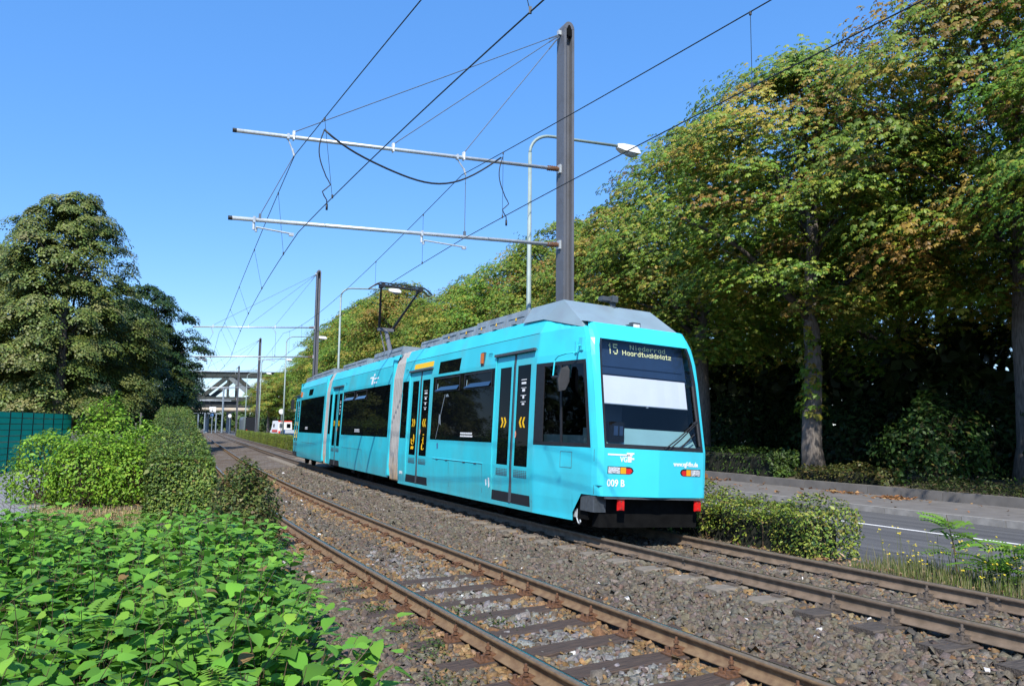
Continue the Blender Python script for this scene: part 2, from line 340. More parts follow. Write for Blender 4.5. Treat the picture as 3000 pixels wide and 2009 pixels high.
def node_asphalt():
    m, nt, b = new_mat('worn_asphalt'); tc = nt.nodes.new('ShaderNodeTexCoord')
    n = nt.nodes.new('ShaderNodeTexNoise'); n.inputs['Scale'].default_value = 260; n.inputs['Detail'].default_value = 3; nt.links.new(tc.outputs['Object'], n.inputs['Vector'])
    a = nt.nodes.new('ShaderNodeAttribute'); a.attribute_name = 'leaf_colour'; sx = nt.nodes.new('ShaderNodeSeparateColor'); nt.links.new(a.outputs['Color'], sx.inputs[0])
    cb = nt.nodes.new('ShaderNodeCombineXYZ'); m1 = nt.nodes.new('ShaderNodeMath'); m1.operation = 'MULTIPLY'; m1.inputs[1].default_value = 5; nt.links.new(sx.outputs[0], m1.inputs[0])
    m2 = nt.nodes.new('ShaderNodeMath'); m2.operation = 'MULTIPLY'; m2.inputs[1].default_value = 3.; nt.links.new(sx.outputs[1], m2.inputs[0]); nt.links.new(m1.outputs[0], cb.inputs[0]); nt.links.new(m2.outputs[0], cb.inputs[1])
    n2 = nt.nodes.new('ShaderNodeTexNoise'); n2.inputs['Scale'].default_value = 3; n2.inputs['Detail'].default_value = 5; nt.links.new(cb.outputs[0], n2.inputs['Vector'])
    r = ramp(nt, [(.074, .075, .079), (.125, .126, .130)], [.35, .68]); nt.links.new(n2.outputs[0], r.inputs[0])
    r2 = ramp(nt, [(.72, .72, .72), (1.25, 1.25, 1.25)], [.35, .65]); nt.links.new(n.outputs[0], r2.inputs[0])
    mx = nt.nodes.new('ShaderNodeMixRGB'); mx.blend_type = 'MULTIPLY'; mx.inputs[0].default_value = 1; nt.links.new(r.outputs[0], mx.inputs[1]); nt.links.new(r2.outputs[0], mx.inputs[2])
    nt.links.new(mx.outputs[0], b.inputs['Base Color']); b.inputs['Roughness'].default_value = .8; b.inputs['Specular IOR Level'].default_value = .3
    bp = nt.nodes.new('ShaderNodeBump'); bp.inputs['Strength'].default_value = .35; bp.inputs['Distance'].default_value = .006; nt.links.new(n.outputs[0], bp.inputs['Height']); nt.links.new(bp.outputs[0], b.inputs['Normal'])
    return m
MT['asphalt'] = node_asphalt()
def node_pavers():
    m, nt, b = new_mat('grey_pavers'); tc = nt.nodes.new('ShaderNodeTexCoord'); mp = nt.nodes.new('ShaderNodeMapping'); mp.inputs['Rotation'].default_value = (0, 0, .9); nt.links.new(tc.outputs['Object'], mp.inputs[0])
    br = nt.nodes.new('ShaderNodeTexBrick'); nt.links.new(mp.outputs[0], br.inputs['Vector']); br.inputs['Scale'].default_value = 2.4; br.inputs['Mortar Size'].default_value = .03
    br.inputs['Color1'].default_value = (.25, .25, .26, 1); br.inputs['Color2'].default_value = (.20, .20, .215, 1); br.inputs['Mortar'].default_value = (.12, .11, .10, 1)
    nt.links.new(br.outputs[0], b.inputs['Base Color']); b.inputs['Roughness'].default_value = .9
    return m
MT['pavers'] = node_pavers()

g = MB(); g.quad((-1500, -400, -.36), (1500, -400, -.36), (1500, 2500, -.36), (-1500, 2500, -.36)); o = g.obj('ground', 'soil'); o['kind'] = 'structure'
sN = np.concatenate([np.arange(-10, 24, .12), np.arange(24, 60, .6), np.arange(60, 240, 2.)])
strip('ballast_bed', sN, np.concatenate([[-3, -1.3, -1], np.arange(-.8, 6, .12), [6.2, 6.5, 6.8]]), lambda o_: ballast_z(o_)-.012, 'ballast', jit=.012, seed=1)
sR = np.concatenate([np.arange(-30, 60, 1.), np.arange(60, 240, 4.)])
ro = strip('road', sR, np.linspace(6.8, 13.46, 24), -.13, 'asphalt')
ss_, oo_ = np.meshgrid(sR, np.linspace(6.8, 13.46, 24), indexing='ij')
a = ro.data.color_attributes.new('leaf_colour', 'FLOAT_COLOR', 'POINT'); a.data.foreach_set('color', np.stack([oo_.ravel()*.25, ss_.ravel()*.02, 0*oo_.ravel(), 1+0*oo_.ravel()], -1).astype(np.float32).ravel())
MT['line'] = pm('road_marking_paint', (.74, .74, .73), .7, var=.12, scale=12, dirt=((.45, .45, .45), 30, .55, .75))
strip('edge_line', sR, [11.14, 11.27], -.126, 'line', kind='structure')
mh = MB(); c = TP(5.9, 9.35, -.125)
mh.prism([c+np.array((math.cos(k*.3927)*.3, math.sin(k*.3927)*.3, 0)) for k in range(16)], (0, 0, .006)); o = mh.obj('manhole_cover', MT['rubber']); tag(o, 'dark round manhole cover set in the asphalt near the white line', 'manhole cover')
mh = MB(); c = TP(-.5, 8.2, -.125)
mh.prism([c+np.array((math.cos(k*.3927)*.3, math.sin(k*.3927)*.3, 0)) for k in range(16)], (0, 0, .006)); o = mh.obj('manhole_cover', MT['rubber']); tag(o, 'dark round manhole cover in the asphalt behind the green feathery sapling', 'manhole cover')
strip('pavement', sR, [13.60, 14.5, 15.5, 16.62], .0, 'pave')
# kerb stones
kerb = bpy.data.objects.new('kerb', None); COL.objects.link(kerb); kerb['kind'] = 'structure'
kb = MB(); kb.add(*[[(-.075, -.493, -.25), (.075, -.493, -.25), (.075, .493, -.25), (-.075, .493, -.25), (-.062, -.493, .012), (.075, -.493, .012), (.075, .493, .012), (-.062, .493, .012)], [(3, 2, 1, 0), (4, 5, 6, 7), (0, 1, 5, 4), (1, 2, 6, 5), (2, 3, 7, 6), (3, 0, 4, 7)]])
k0 = kb.obj('kerb_stone', 'kerb', kerb); first = True
for s_ in np.arange(-6, 60, 1.0):
    k = k0 if first else k0.copy()
    if not first: COL.objects.link(k); k.parent = kerb
    first = False
    q = TP(s_, 13.53, random.uniform(-.006, .006)); k.location = q; k.rotation_euler = (0, 0, TA(s_)+random.uniform(-.004, .004)); k.scale = (1, 1-13.5*abs(float(np.interp(s_, S, kap)))*(1 if np.interp(s_, S, kap) < 0 else -1), 1)
strip('kerb_far', np.arange(60, 240, 4.), [13.46, 13.60], .008, 'kerb')
# low concrete wall behind the pavement, cast in bays
wall = bpy.data.objects.new('low_wall', None); COL.objects.link(wall); wall['kind'] = 'structure'
wb = MB(); wb.hexa([(-.13, -1.24, -.3), (.13, -1.24, -.3), (.13, 1.24, -.3), (-.13, 1.24, -.3), (-.10, -1.24, .25), (.12, -1.24, .25), (.12, 1.24, .25), (-.10, 1.24, .25)])
w0 = wb.obj('wall_bay', 'concrete', wall); first = True
for s_ in np.arange(-8, 75, 2.5):
    k = w0 if first else w0.copy()
    if not first: COL.objects.link(k); k.parent = wall
    first = False
    kk = float(np.interp(s_, S, kap)); k.location = TP(s_, 16.75, random.uniform(-.015, .015)); k.rotation_euler = (0, 0, TA(s_)); k.scale = (1, 1+16.7*kk, 1)
strip('wall_far', np.arange(73.7, 200, 4.), [16.65, 16.9], .24, 'concrete')
strip('bank', sR, [16.85, 18, 20, 24, 30, 40, 44], lambda o_: np.interp(o_, [16.8, 18, 24, 40, 44], [.18, .30, .3, .1, -.4]), 'soil', jit=.04, seed=3)
strip('water', np.arange(-60, 200, 10.), [43, 100, 170, 300], -.30, 'water')
strip('path', np.arange(0, 80, 1.), [-8.1, -6.4, -4.7], -.285, 'pavers')

# ================================================================== TRACK
def rail(name, i, label, mat, m2):
    prof = [(-.0335, -.010), (-.0335, -.036), (-.010, -.050), (-.008, -.112), (-.0625, -.136), (-.0625, -.149), (.0625, -.149), (.0625, -.136), (.008, -.112), (.010, -.050), (.0335, -.036), (.0335, -.010), (.026, -.001), (-.004, .001), (-.024, -.001)]
    mi = [0, 0, 0, 0, 0, 0, 0, 0, 0, 0, 0, 2, 2, 1, 1]
    ss = np.concatenate([np.arange(-10, 60, .35), np.arange(60, 200, 2.)]); c0, z0 = RAIL[i]; k = len(prof)
    V = np.concatenate([TP(ss, c0+x, z0+z)[:, None, :] for x, z in prof], 1).reshape(-1, 3)
    n = len(ss); I = np.arange(n*k).reshape(n, k); F = []; MI = []
    for j in range(k):
        F.append(np.stack([I[:-1, j], I[:-1, (j+1) % k], I[1:, (j+1) % k], I[1:, j]], -1)); MI += [mi[j]]*(n-1)
    o = link(name, np_mesh(name, V, np.concatenate(F), [mat, m2, 'polish'], mi=MI)); return tag(o, label, 'rail')
rA = rail('rail', 0, 'rusty brown rail nearest the leafy knotweed, running along its edge', 'rust', 'headtop')
rB = rail('rail', 1, 'rusty brown rail of the empty track on the side towards the tram', 'rust', 'headtop')
rC = rail('rail', 2, 'dusty grey brown rail under the door side of the turquoise tram', 'rust2', 'headtop')
rD = rail('rail', 3, 'dusty grey brown rail closest to the clipped hedge and the road', 'rust2', 'headtop')
for r_, i, s_ in ((rA, 0, 4.63), (rB, 1, 4.6), (rC, 2, 2.7), (rD, 3, -.42)):      # welded joint collars
    b = MB(); c0, z0 = RAIL[i]
    for zz, ww, hh in ((-.143, .132, .018), (-.08, .026, .075), (-.03, .073, .030)):
        p_ = TP(s_, c0, z0+zz); R_ = np.array(Matrix.Rotation(TA(s_), 3, 'Z')); b.box(p_, (ww, .028, hh), 0, R_)
    b.obj('weld_collar', 'clip' if i < 2 else 'clip2', r_)

# fasteners (built about the rail seat, x to the right of the track, z = 0 on the sleeper top)
def hexa_bolt(b, x, y, z0, hs, mi=0):
    z = z0
    for r, h, n in hs:
        P_ = [(x+r*math.cos(k*2*math.pi/n), y+r*math.sin(k*2*math.pi/n), z) for k in range(n)]; b.prism(P_, (0, 0, h), mi); z += h
def plate_mesh():
    b = MB(); b.box((0, 0, .006), (.40, .15, .012))
    for sx in (-1, 1):
        b.box((sx*.085, 0, .024), (.030, .13, .026)); b.hexa([(sx*.050-.02, -.05, .012+.015), (sx*.050+.03, -.05, .027), (sx*.05+.03, .05, .027), (sx*.05-.02, .05, .027), (sx*.05-.02, -.05, .05), (sx*.05+.025, -.045, .05), (sx*.05+.025, .045, .05), (sx*.05-.02, .05, .05)])
    return b
def bolt_mesh():
    b = MB(); hexa_bolt(b, 0, 0, 0, [(.026, .008, 10), (.023, .012, 6), (.013, .012, 8), (.024, .024, 6), (.012, .03, 8)]); return b
def screw_mesh():
    b = MB(); hexa_bolt(b, 0, 0, 0, [(.030, .006, 10), (.025, .008, 10), (.019, .030, 6)]); return b
def clip_mesh():
    b = MB()
    for sg in (-1, 1):
        b.tube([(.0, sg*.012, .05), (-.05, sg*.018, .055), (-.062, sg*.035, .052), (-.04, sg*.055, .035), (.02, sg*.062, .030), (.05, sg*.05, .05), (.045, sg*.028, .058), (.0, sg*.024, .052)], .0085, 5)
    hexa_bolt(b, -.005, 0, .0, [(.03, .045, 8), (.022, .02, 6)])
    b.box((.055, 0, .012), (.05, .13, .024)); return b
ME = {}
for sfx in ('clip', 'clip2'):
    for n_, f_ in (('rib_plate', plate_mesh), ('bolt', bolt_mesh), ('screw', screw_mesh), ('spring_clip', clip_mesh)):
        q = f_().obj(n_, sfx); ME[n_, sfx] = q.data; bpy.data.objects.remove(q)
def sleeper_mesh(kind, seed):
    r_ = RS(seed); b = MB(); L = 1.27
    if kind == 'wood':
        xs = np.linspace(-L, L, 11); top = []; P_ = []
        sec = [(-.128, -.16), (-.130, -.012), (-.120, 0), (.120, 0), (.130, -.012), (.128, -.16)]
        for i, x in enumerate(xs):
            dz, dy = r_.uniform(-.006, .004), r_.uniform(-.006, .006)
            P_ += [(x+r_.uniform(-.01, .01)*(i in (0, 10)), y+dy, z+(dz if z > -.1 else 0)) for y, z in sec]
        F_ = [(i*6+k, i*6+(k+1) % 6, (i+1)*6+(k+1) % 6, (i+1)*6+k) for i in range(10) for k in range(6)]+[tuple(range(5, -1, -1)), tuple(60+k for k in range(6))]
        b.add(P_, F_)
    else:
        secs = [(-1.26, .115, .02), (-1.22, .125, .0), (-1.0, .13, .0), (-.5, .13, .0), (-.3, .10, -.035), (.3, .10, -.035), (.5, .13, 0), (1.0, .13, 0), (1.22, .125, 0), (1.26, .115, .02)]
        P_ = []
        for x, hw, dz in secs: P_ += [(x, -hw-.03, -.2), (x, -hw, dz-.02 if abs(x) < 1.25 else dz-.05), (x, -hw+.02, -abs(dz)), (x, hw-.02, -abs(dz)), (x, hw, dz-.02 if abs(x) < 1.25 else dz-.05), (x, hw+.03, -.2)]
        n = len(secs); F_ = [(i*6+k, i*6+(k+1) % 6, (i+1)*6+(k+1) % 6, (i+1)*6+k) for i in range(n-1) for k in range(6)]+[tuple(range(5, -1, -1)), tuple((n-1)*6+k for k in range(6))]
        b.add(P_, F_)
    return b
for kd, mt in (('wood', 'wood'), ('wood2', 'wood_dusty'), ('conc', 'concrete_sleeper')):
    for sd in range(3):
        q = sleeper_mesh('wood' if kd != 'conc' else 'conc', sd).obj('sleeper', mt); ME['sl', kd, sd] = q.data; bpy.data.objects.remove(q)
SLEEPERS = []
def sleeper(s_, track, kind, label, detail=True):
    zA, zB = (RAIL[0][1], RAIL[1][1]) if track == 1 else (RAIL[2][1], RAIL[3][1]); off = .784 if track == 1 else 2.284+GAP
    tilt = math.atan2(zB-zA, 1.5); sd = random.randrange(3)
    nm = 'wooden_sleeper' if kind != 'conc' else 'concrete_sleeper'
    o = link(nm, ME['sl', kind, sd]); q = TP(s_, off, (zA+zB)/2-.149-.016); q[2] -= 0
    o.matrix_world = Matrix.Translation(q) @ Matrix.Rotation(TA(s_)+random.uniform(-.008, .008), 4, 'Z') @ Matrix.Rotation(-tilt, 4, 'Y')
    tag(o, label, 'sleeper', {(1, 'wood'): 'wooden sleepers of the empty track', (1, 'conc'): 'concrete sleepers of the empty track', (2, 'wood2'): 'wooden sleepers of the tram track', (2, 'conc'): 'concrete sleepers of the tram track'}[track, kind])
    SLEEPERS.append((s_, track, kind)); sfx = 'clip' if track == 1 else 'clip2'
    if not detail: return o
    for sx in (-.75, .75):
        if kind != 'conc':
            p_ = link('rib_plate', ME['rib_plate', sfx], o); p_.location = (sx, 0, .001)
            for e in (-1, 1):
                b_ = link('bolt', ME['bolt', sfx], p_); b_.location = (e*.082, 0, .05); b_.rotation_euler = (0, 0, random.random())
                for e2 in (-1, 1):
                    c_ = link('screw', ME['screw', sfx], p_); c_.location = (e*.155, e2*.042, .012); c_.rotation_euler = (0, 0, random.random())
        else:
            for e in (-1, 1):
                p_ = link('spring_clip', ME['spring_clip', sfx], o); p_.location = (sx+e*.12, 0, .0); p_.rotation_euler = (0, 0, 0 if e < 0 else math.pi)
                p_.rotation_euler = (0, 0, math.pi if e < 0 else 0)
SP = .6656
ks = [1.62+k*SP for k in range(-5, 28)]
wd = [s_ for s_ in ks if s_ < 4.4]; cn = [s_ for s_ in ks if s_ >= 4.4]
for i, s_ in enumerate(wd): sleeper(s_, 1, 'wood', 'dark wooden sleeper of the empty track, %s one counted away from the photo bottom' % ordn(i))
for i, s_ in enumerate(cn): sleeper(s_, 1, 'conc', 'dusty concrete sleeper of the empty track, %s beyond the last wooden one' % ordn(i))
ks = [.34+k*SP for k in range(-6, 62)]
wd = [s_ for s_ in ks if s_ < .5][::-1]; cn = [s_ for s_ in ks if s_ >= .5]
for i, s_ in enumerate(wd): sleeper(s_, 2, 'wood2', 'dusty wooden sleeper of the tram track, %s counted from the concrete ones' % ordn(i))
for i, s_ in enumerate(cn): sleeper(s_, 2, 'conc', 'concrete sleeper of the tram track, %s counted from the wooden ones' % ordn(i), s_ < 14)

# ballast stones
def stone_templates(rs, n=10):
    out = []
    for _ in range(n):
        P_ = np.array([(x, y, z) for z in (-1, 1) for x, y in ((-1, -1), (1, -1), (1, 1), (-1, 1))], float)*.5
        P_ *= rs.uniform(.55, 1.15, (8, 3)); P_ += rs.uniform(-.12, .12, (8, 3)); P_ *= rs.uniform((.8, .6, .45), (1.25, .95, .75)); out.append(P_)
    F_ = np.array([(4, 5, 6, 7), (0, 1, 5, 4), (1, 2, 6, 5), (2, 3, 7, 6), (3, 0, 4, 7)]); return out, F_      # the buried underside is left off
def on_sleeper(s_, off):
    m1 = np.zeros(len(s_)); 
    for tr, c0 in ((1, .784), (2, 2.284+GAP)):
        for kd in ('wood', 'wood2', 'conc'):
            arr = np.array([q[0] for q in SLEEPERS if q[1] == tr and q[2] == kd])
            if not len(arr): continue
            d = np.abs(s_[:, None]-arr[None]).min(1); m1 = np.where((d < .135) & (abs(off-c0) < 1.27), {'wood': 1, 'wood2': 2, 'conc': 3}[kd]*10+tr, m1)
    return m1
def gravel(name, n, s0, s1, o0, o1, size, seed, label):
    rs = RS(seed); T, F_ = stone_templates(rs)
    s_ = rs.uniform(s0, s1, n); off = rs.uniform(o0, o1, n); sl_ = on_sleeper(s_, off); rail_d = np.min(np.abs(off[:, None]-np.array([r[0] for r in RAIL])[None]), 1)
    keep = rail_d > .072
    u = rs.uniform(0, 1, n); keep &= ~((sl_ == 11) & (u > .012)); keep &= ~((sl_ == 22) & (u > .34)); keep &= ~((sl_ == 31) & (u > .42)); keep &= ~((sl_ == 32) & (u > .42))
    s_, off, sl_, rail_d = s_[keep], off[keep], sl_[keep], rail_d[keep]; n = len(s_)
    sz = size*np.exp(rs.normal(0, .28, n)); z = ballast_z(off)+rs.uniform(-.024, .012, n)+.0*sz
    z = np.where(sl_ > 0, z+.012, z)
    pos = TP(s_, off); pos[:, 2] = z
    nn = rs.normal(0, 1, (n, 3))*.55+np.array([0, 0, 1]); R_ = basis(nn, rs.uniform(0, 6.28, n), rs)
    rust = np.exp(-(np.maximum(0, rail_d-.12)/.30)**2)*np.where(off < 2.2, 1., .30); mid = np.exp(-((off-.78)/.42)**2)*np.clip((7.5-s_)/4, 0, 1)
    base = palette(rs, n, [(.126, .104, .078), (.10, .083, .064), (.155, .132, .104), (.112, .085, .058)], [4, 3, 1.5, 2], .22)
    gr = palette(rs, n, [(.20, .188, .170), (.16, .15, .136), (.235, .222, .20)], [3, 3, 1], .16); ru = palette(rs, n, [(.22, .135, .06), (.17, .10, .045), (.25, .17, .09)], [3, 2, 1], .2)
    pick = rs.uniform(0, 1, n); c = np.where((pick < mid*.75)[:, None], gr, base); c = np.where((rs.uniform(0, 1, n) < rust*.85)[:, None], ru, c)
    wh = rs.uniform(0, 1, n) < .0025; c[wh] = (.55, .53, .5)
    parts = []; idx = rs.randint(0, len(T), n)
    for k in range(len(T)):
        m = idx == k; parts.append(scatter(T[k], F_, pos[m], R_[m], sz[m], c[m]))
    V, F, C = cat3(parts); o = link(name, np_mesh(name, V, F, 'stone', C)); tag(o, label, 'ballast', kind='stuff')
gravel('gravel', 80000, -4.2, 6.5, -1.25, 6.1, .050, 11, 'coarse brown grey ballast stones around the sleepers close by')
gravel('gravel', 29000, 6.5, 17, -1.1, 3.7, .058, 12, 'brown grey ballast stones between the tracks beside the tram')
gravel('gravel', 9000, 17, 30, -1., 3.6, .085, 13, 'distant grey ballast stones beside the rear of the tram')

# ================================================================== TRAM
TILT = .045; ZB = RAIL[2][1]*.5+RAIL[3][1]*.5
def frame(s0, s1):
    a_, b_ = TP(s0, OFF2), TP(s1, OFF2); f = (b_-a_)/np.linalg.norm(b_-a_); n = np.array([f[1], -f[0], 0.]); up = np.array([0, 0, 1.])
    n2 = n-up*TILT; u2 = up+n*TILT; o_ = a_+np.array([0, 0, ZB])
    fn = lambda s, l, z: o_+f*(s-s0)+n2*l+u2*z
    fn.axes = (f, n2, u2); return fn
FF, FM, FR = frame(4.15, 13.15), frame(14.15, 22.2), frame(22.95, 30.7)
TO = FF(8, 0, 0)
def dusty(m):
    nt = m.node_tree; b = nt.nodes['Principled BSDF']; src = b.inputs['Base Color'].links[0].from_socket
    tc = nt.nodes.new('ShaderNodeTexCoord'); sp = nt.nodes.new('ShaderNodeSeparateXYZ'); nt.links.new(tc.outputs['Object'], sp.inputs[0])
    mp = nt.nodes.new('ShaderNodeMapping'); mp.inputs['Scale'].default_value = (5, 5, .5); nt.links.new(tc.outputs['Object'], mp.inputs[0])
    n = nt.nodes.new('ShaderNodeTexNoise'); n.inputs['Scale'].default_value = 2.5; n.inputs['Detail'].default_value = 7; nt.links.new(mp.outputs[0], n.inputs['Vector'])
    ad = nt.nodes.new('ShaderNodeMath'); ad.operation = 'MULTIPLY_ADD'; nt.links.new(n.outputs[0], ad.inputs[0]); ad.inputs[1].default_value = 1.4; nt.links.new(sp.outputs[2], ad.inputs[2])
    r = ramp(nt, [(.38, .38, .38), (0, 0, 0)], [.32, .68]); mr = nt.nodes.new('ShaderNodeMapRange'); mr.inputs['From Max'].default_value = 2.4; nt.links.new(ad.outputs[0], mr.inputs[0]); nt.links.new(mr.outputs[0], r.inputs[0])
    mx = nt.nodes.new('ShaderNodeMixRGB'); nt.links.new(r.outputs[0], mx.inputs[0]); nt.links.new(src, mx.inputs[1]); mx.inputs[2].default_value = (.12, .28, .26, 1); nt.links.new(mx.outputs[0], b.inputs['Base Color'])
dusty(MT['cyan_side'])
TRAM = thing('tram', 'long turquoise three-section tram with a drawn white blind in its front window', 'tram', TO)
def prof(z): return np.interp(z, [.25, .5, .9, 2.76, 3.17, 3.46], [1.13, 1.155, 1.175, 1.175, 1.125, 1.0])
def sfront(z): return np.interp(z, [.25, 1.31, 2.6, 2.98, 3.25, 3.5], [4.36, 4.36, 4.60, 4.72, 4.90, 5.1])       # where the cab corner lies
def cabmap(s, z): return 6.0+(s-6.0)*(6.0-sfront(z))/(6.0-4.36)
def cabtaper(s): return np.interp(s, [4.36, 4.46, 4.7, 5.2, 6.0], [.175, .145, .115, .065, 0])
def smap_front(s, z): return (cabmap(s, z), prof(z)-cabtaper(s)) if s < 6 else (s, prof(z))
def smap_plain(s, z): return (s, prof(z))
def smap_rear(s, z):       # far cab tapers the same way
    if s <= 29.2: return (s, prof(z))
    t = (s-29.2)/1.5; return (29.2+(s-29.2)*np.interp(z, [1.3, 3.2], [1, .82]), prof(z)-.16*t**2)
class FMB(MB):
    """mesh builder in car coordinates (s along, l across, z up)"""
    def __init__(s, fr): super().__init__(); s.fr = fr
    def P(s, a): return s.fr(*a)
    def q(s, a, b, c, d, mi=0): return s.quad(s.P(a), s.P(b), s.P(c), s.P(d), mi)
    def bx(s, s0, s1, l0, l1, z0, z1, mi=0): return s.hexa([s.P(p) for p in ((s0, l0, z0), (s1, l0, z0), (s1, l1, z0), (s0, l1, z0), (s0, l0, z1), (s1, l0, z1), (s1, l1, z1), (s0, l1, z1))], mi)
    def tb(s, pts, r, n=8, mi=0): return s.tube([s.P(p) for p in pts], r, n, mi)
    def pr(s, pts, ex, mi=0): f, n, u = s.fr.axes; return s.prism([s.P(p) for p in pts], f*ex[0]+n*ex[1]+u*ex[2], mi)
    def make(s, name, mats, parent=TRAM, smooth=False, root=None): return s.obj(name, mats, parent, smooth, TO)
def side_wall(b, smap, s_list, z_list, holes, side, mi=0, rim=.03):
    ss = sorted(set(s_list)|{h[0] for h in holes}|{h[1] for h in holes}); zs = sorted(set(z_list)|{h[2] for h in holes}|{h[3] for h in holes})
    def P_(s, z, ins=0):
        s2, l = smap(s, z); return (s2, side*(l-ins), min(z, float(np.interp(s2, [4.9, 6.1], [3.2, 3.46]))) if smap is smap_front else z)
    for i in range(len(ss)-1):
        for j in range(len(zs)-1):
            sm, zm = (ss[i]+ss[i+1])/2, (zs[j]+zs[j+1])/2
            if any(h[0] < sm < h[1] and h[2] < zm < h[3] for h in holes): continue
            b.q(P_(ss[i], zs[j]), P_(ss[i+1], zs[j]), P_(ss[i+1], zs[j+1]), P_(ss[i], zs[j+1]), mi)
    for h in holes:      # reveals
        if len(h) > 4: continue
        sa = [s for s in ss if h[0] <= s <= h[1]]; za = [z for z in zs if h[2] <= z <= h[3]]
        for i in range(len(sa)-1):
            for z in (h[2], h[3]): b.q(P_(sa[i], z), P_(sa[i+1], z), P_(sa[i+1], z, rim), P_(sa[i], z, rim), mi)
        for j in range(len(za)-1):
            for s in (h[0], h[1]): b.q(P_(s, za[j]), P_(s, za[j+1]), P_(s, za[j+1], rim), P_(s, za[j], rim), mi)
def pane(fr, smap, h, side, name, mat, parent, ins=.010, nz=1, ns=1, pad=0.):
    b = FMB(fr); s_ = np.linspace(h[0]+pad, h[1]-pad, ns+1); z_ = np.linspace(h[2]+pad, h[3]-pad, nz+1)
    def P_(s, z):
        s2, l = smap(s, z); return (s2, side*(l-ins), z)
    for i in range(ns):
        for j in range(nz): b.q(P_(s_[i], z_[j]), P_(s_[i+1], z_[j]), P_(s_[i+1], z_[j+1]), P_(s_[i], z_[j+1]))
    return b.make(name, mat, parent)
def on_side(fr, smap, side, out=.004): return lambda s, z: (smap(s, z)[0], side*(smap(s, z)[1]+out), z)
def flat_poly(fr, f, pts, name, mat, parent, t=.002, side=-1):
    b = FMB(fr); b.pr([f(*p) for p in pts], (0, side*t, 0)); return b.make(name, mat, parent)
def door(fr, smap, s0, s1, side, symbols=False, button=True):
    z0, z1 = .29, 2.87; sm = (s0+s1)/2
    d = FMB(fr); lat = lambda z, i=0.: side*(prof(z)-.022-i)
    d.bx(sm-.035, sm+.035, side*1.10, side*(1.147), z0, z1)      # dark seal between the leaves
    d.bx(s0-.03, s1+.03, side*1.16, side*1.205, z1+.005, z1+.05)
    root = d.make('door', 'grey_rubber', TRAM)
    vis = side < 0
    for k, (a_, c_) in enumerate(((s0+.012, sm-.045), (sm+.045, s1-.012))):     # leaf nearer the front, leaf nearer the rear
        w_ = c_-a_; g0, g1 = (a_+w_*.19, c_-w_*.10) if k == 0 else (a_+w_*.12, c_-w_*.22)
        b = FMB(fr); sm2 = lambda s, z: (s, prof(z)-.022)
        side_wall(b, sm2, [a_, c_], [.29, .46, .9, z1], [(g0, g1, .92, 2.66)], side, 0, .012)
        for z in (z0, z1): b.q((a_, lat(z), z), (c_, lat(z), z), (c_, lat(z, .06), z), (a_, lat(z, .06), z))
        lf = b.make('door_leaf', 'cyan_side', root)
        pane(fr, sm2, (g0, g1, .92, 2.66), side, 'door_window', 'black_glass', root, .006)
        b = FMB(fr); b.bx(a_, c_, side*1.118, side*(prof(.36)-.006), .28, .455); b.make('kick_plate', 'rubber', root)
        if not vis: continue
        b = FMB(fr)
        for r_ in range(5):
            for c2 in range(7):
                x0 = g0+(g1-g0)*(c2+.12)/7; b.bx(x0, x0+(g1-g0)*.76/7, side*(prof(.8)-.024), side*(prof(.8)-.019), .735+r_*.026, .735+r_*.026+.014)
        b.make('vent_grille', 'grey_rubber', root)
        f = on_side(fr, sm2, side, -.004); gm = (g0+g1)/2; dr = 1 if k == 0 else -1       # chevrons point to the door middle
        b = FMB(fr)
        for o_ in (-.055, .065):
            c0 = gm+o_
            b.pr([f(c0+dr*x, z) for x, z in ((-.055, 1.58), (.0, 1.58), (.055, 1.67), (.0, 1.76), (-.055, 1.76), (0, 1.67))], (0, side*.002, 0))
        b.make('chevron_sign', 'yellow', root)
        if k == 0:
            if button:
                b = FMB(fr); b.pr([f(g1+.002+.045*math.cos(t), 1.46+.065*math.sin(t)) for t in np.linspace(0, 2*math.pi, 17)[:-1]], (0, side*.002, 0)); b.pr([f(g1+.002+.016*math.cos(t), 1.46+.022*math.sin(t)) for t in np.linspace(0, 2*math.pi, 9)[:-1]], (0, side*.003, 0), 1); b.make('round_sticker', ['sticker', 'red'], root)
            b = FMB(fr)
            for zz, hh, ww in ((2.40, .012, .20), (2.33, .035, .17), (2.26, .008, .2), (2.20, .045, .10), (2.13, .008, .2), (2.08, .05, .06), (2.02, .008, .2), (1.97, .03, .09)): b.pr([f(gm-ww/2, zz), f(gm+ww/2, zz), f(gm+ww/2, zz+hh), f(gm-ww/2, zz+hh)], (0, side*.0015, 0))
            b.make('notice_decal', 'white', root)
        if symbols:
            b = FMB(fr); T_ = lambda pts, r=.009: b.tb([f(gm-x, z) for x, z in pts], r, 5)
            ring = lambda x, z, r, a0=0, a1=360: [(x+r*math.cos(math.radians(t)), z+r*math.sin(math.radians(t))) for t in np.linspace(a0, a1, 13)]
            if k == 1:   # pram
                T_(ring(-.045, 1.085, .032)); T_(ring(.045, 1.085, .032)); T_([(-.10, 1.30), (-.08, 1.24), (-.08, 1.20), (-.04, 1.165), (.05, 1.165), (.09, 1.23), (.10, 1.30), (.085, 1.36), (.06, 1.40), (.05, 1.28), (.045, 1.25), (-.08, 1.25)])
            else:        # wheelchair
                T_(ring(.0, 1.13, .075, 60, 330), .010); T_([(.02, 1.39), (.02, 1.41)], .020); T_([(.01, 1.35), (.0, 1.23), (-.05, 1.20), (-.06, 1.10), (-.09, 1.07)], .012); T_([(.005, 1.30), (-.06, 1.27)], .012)
            b.make('access_symbol', 'yellow', root)
    return root
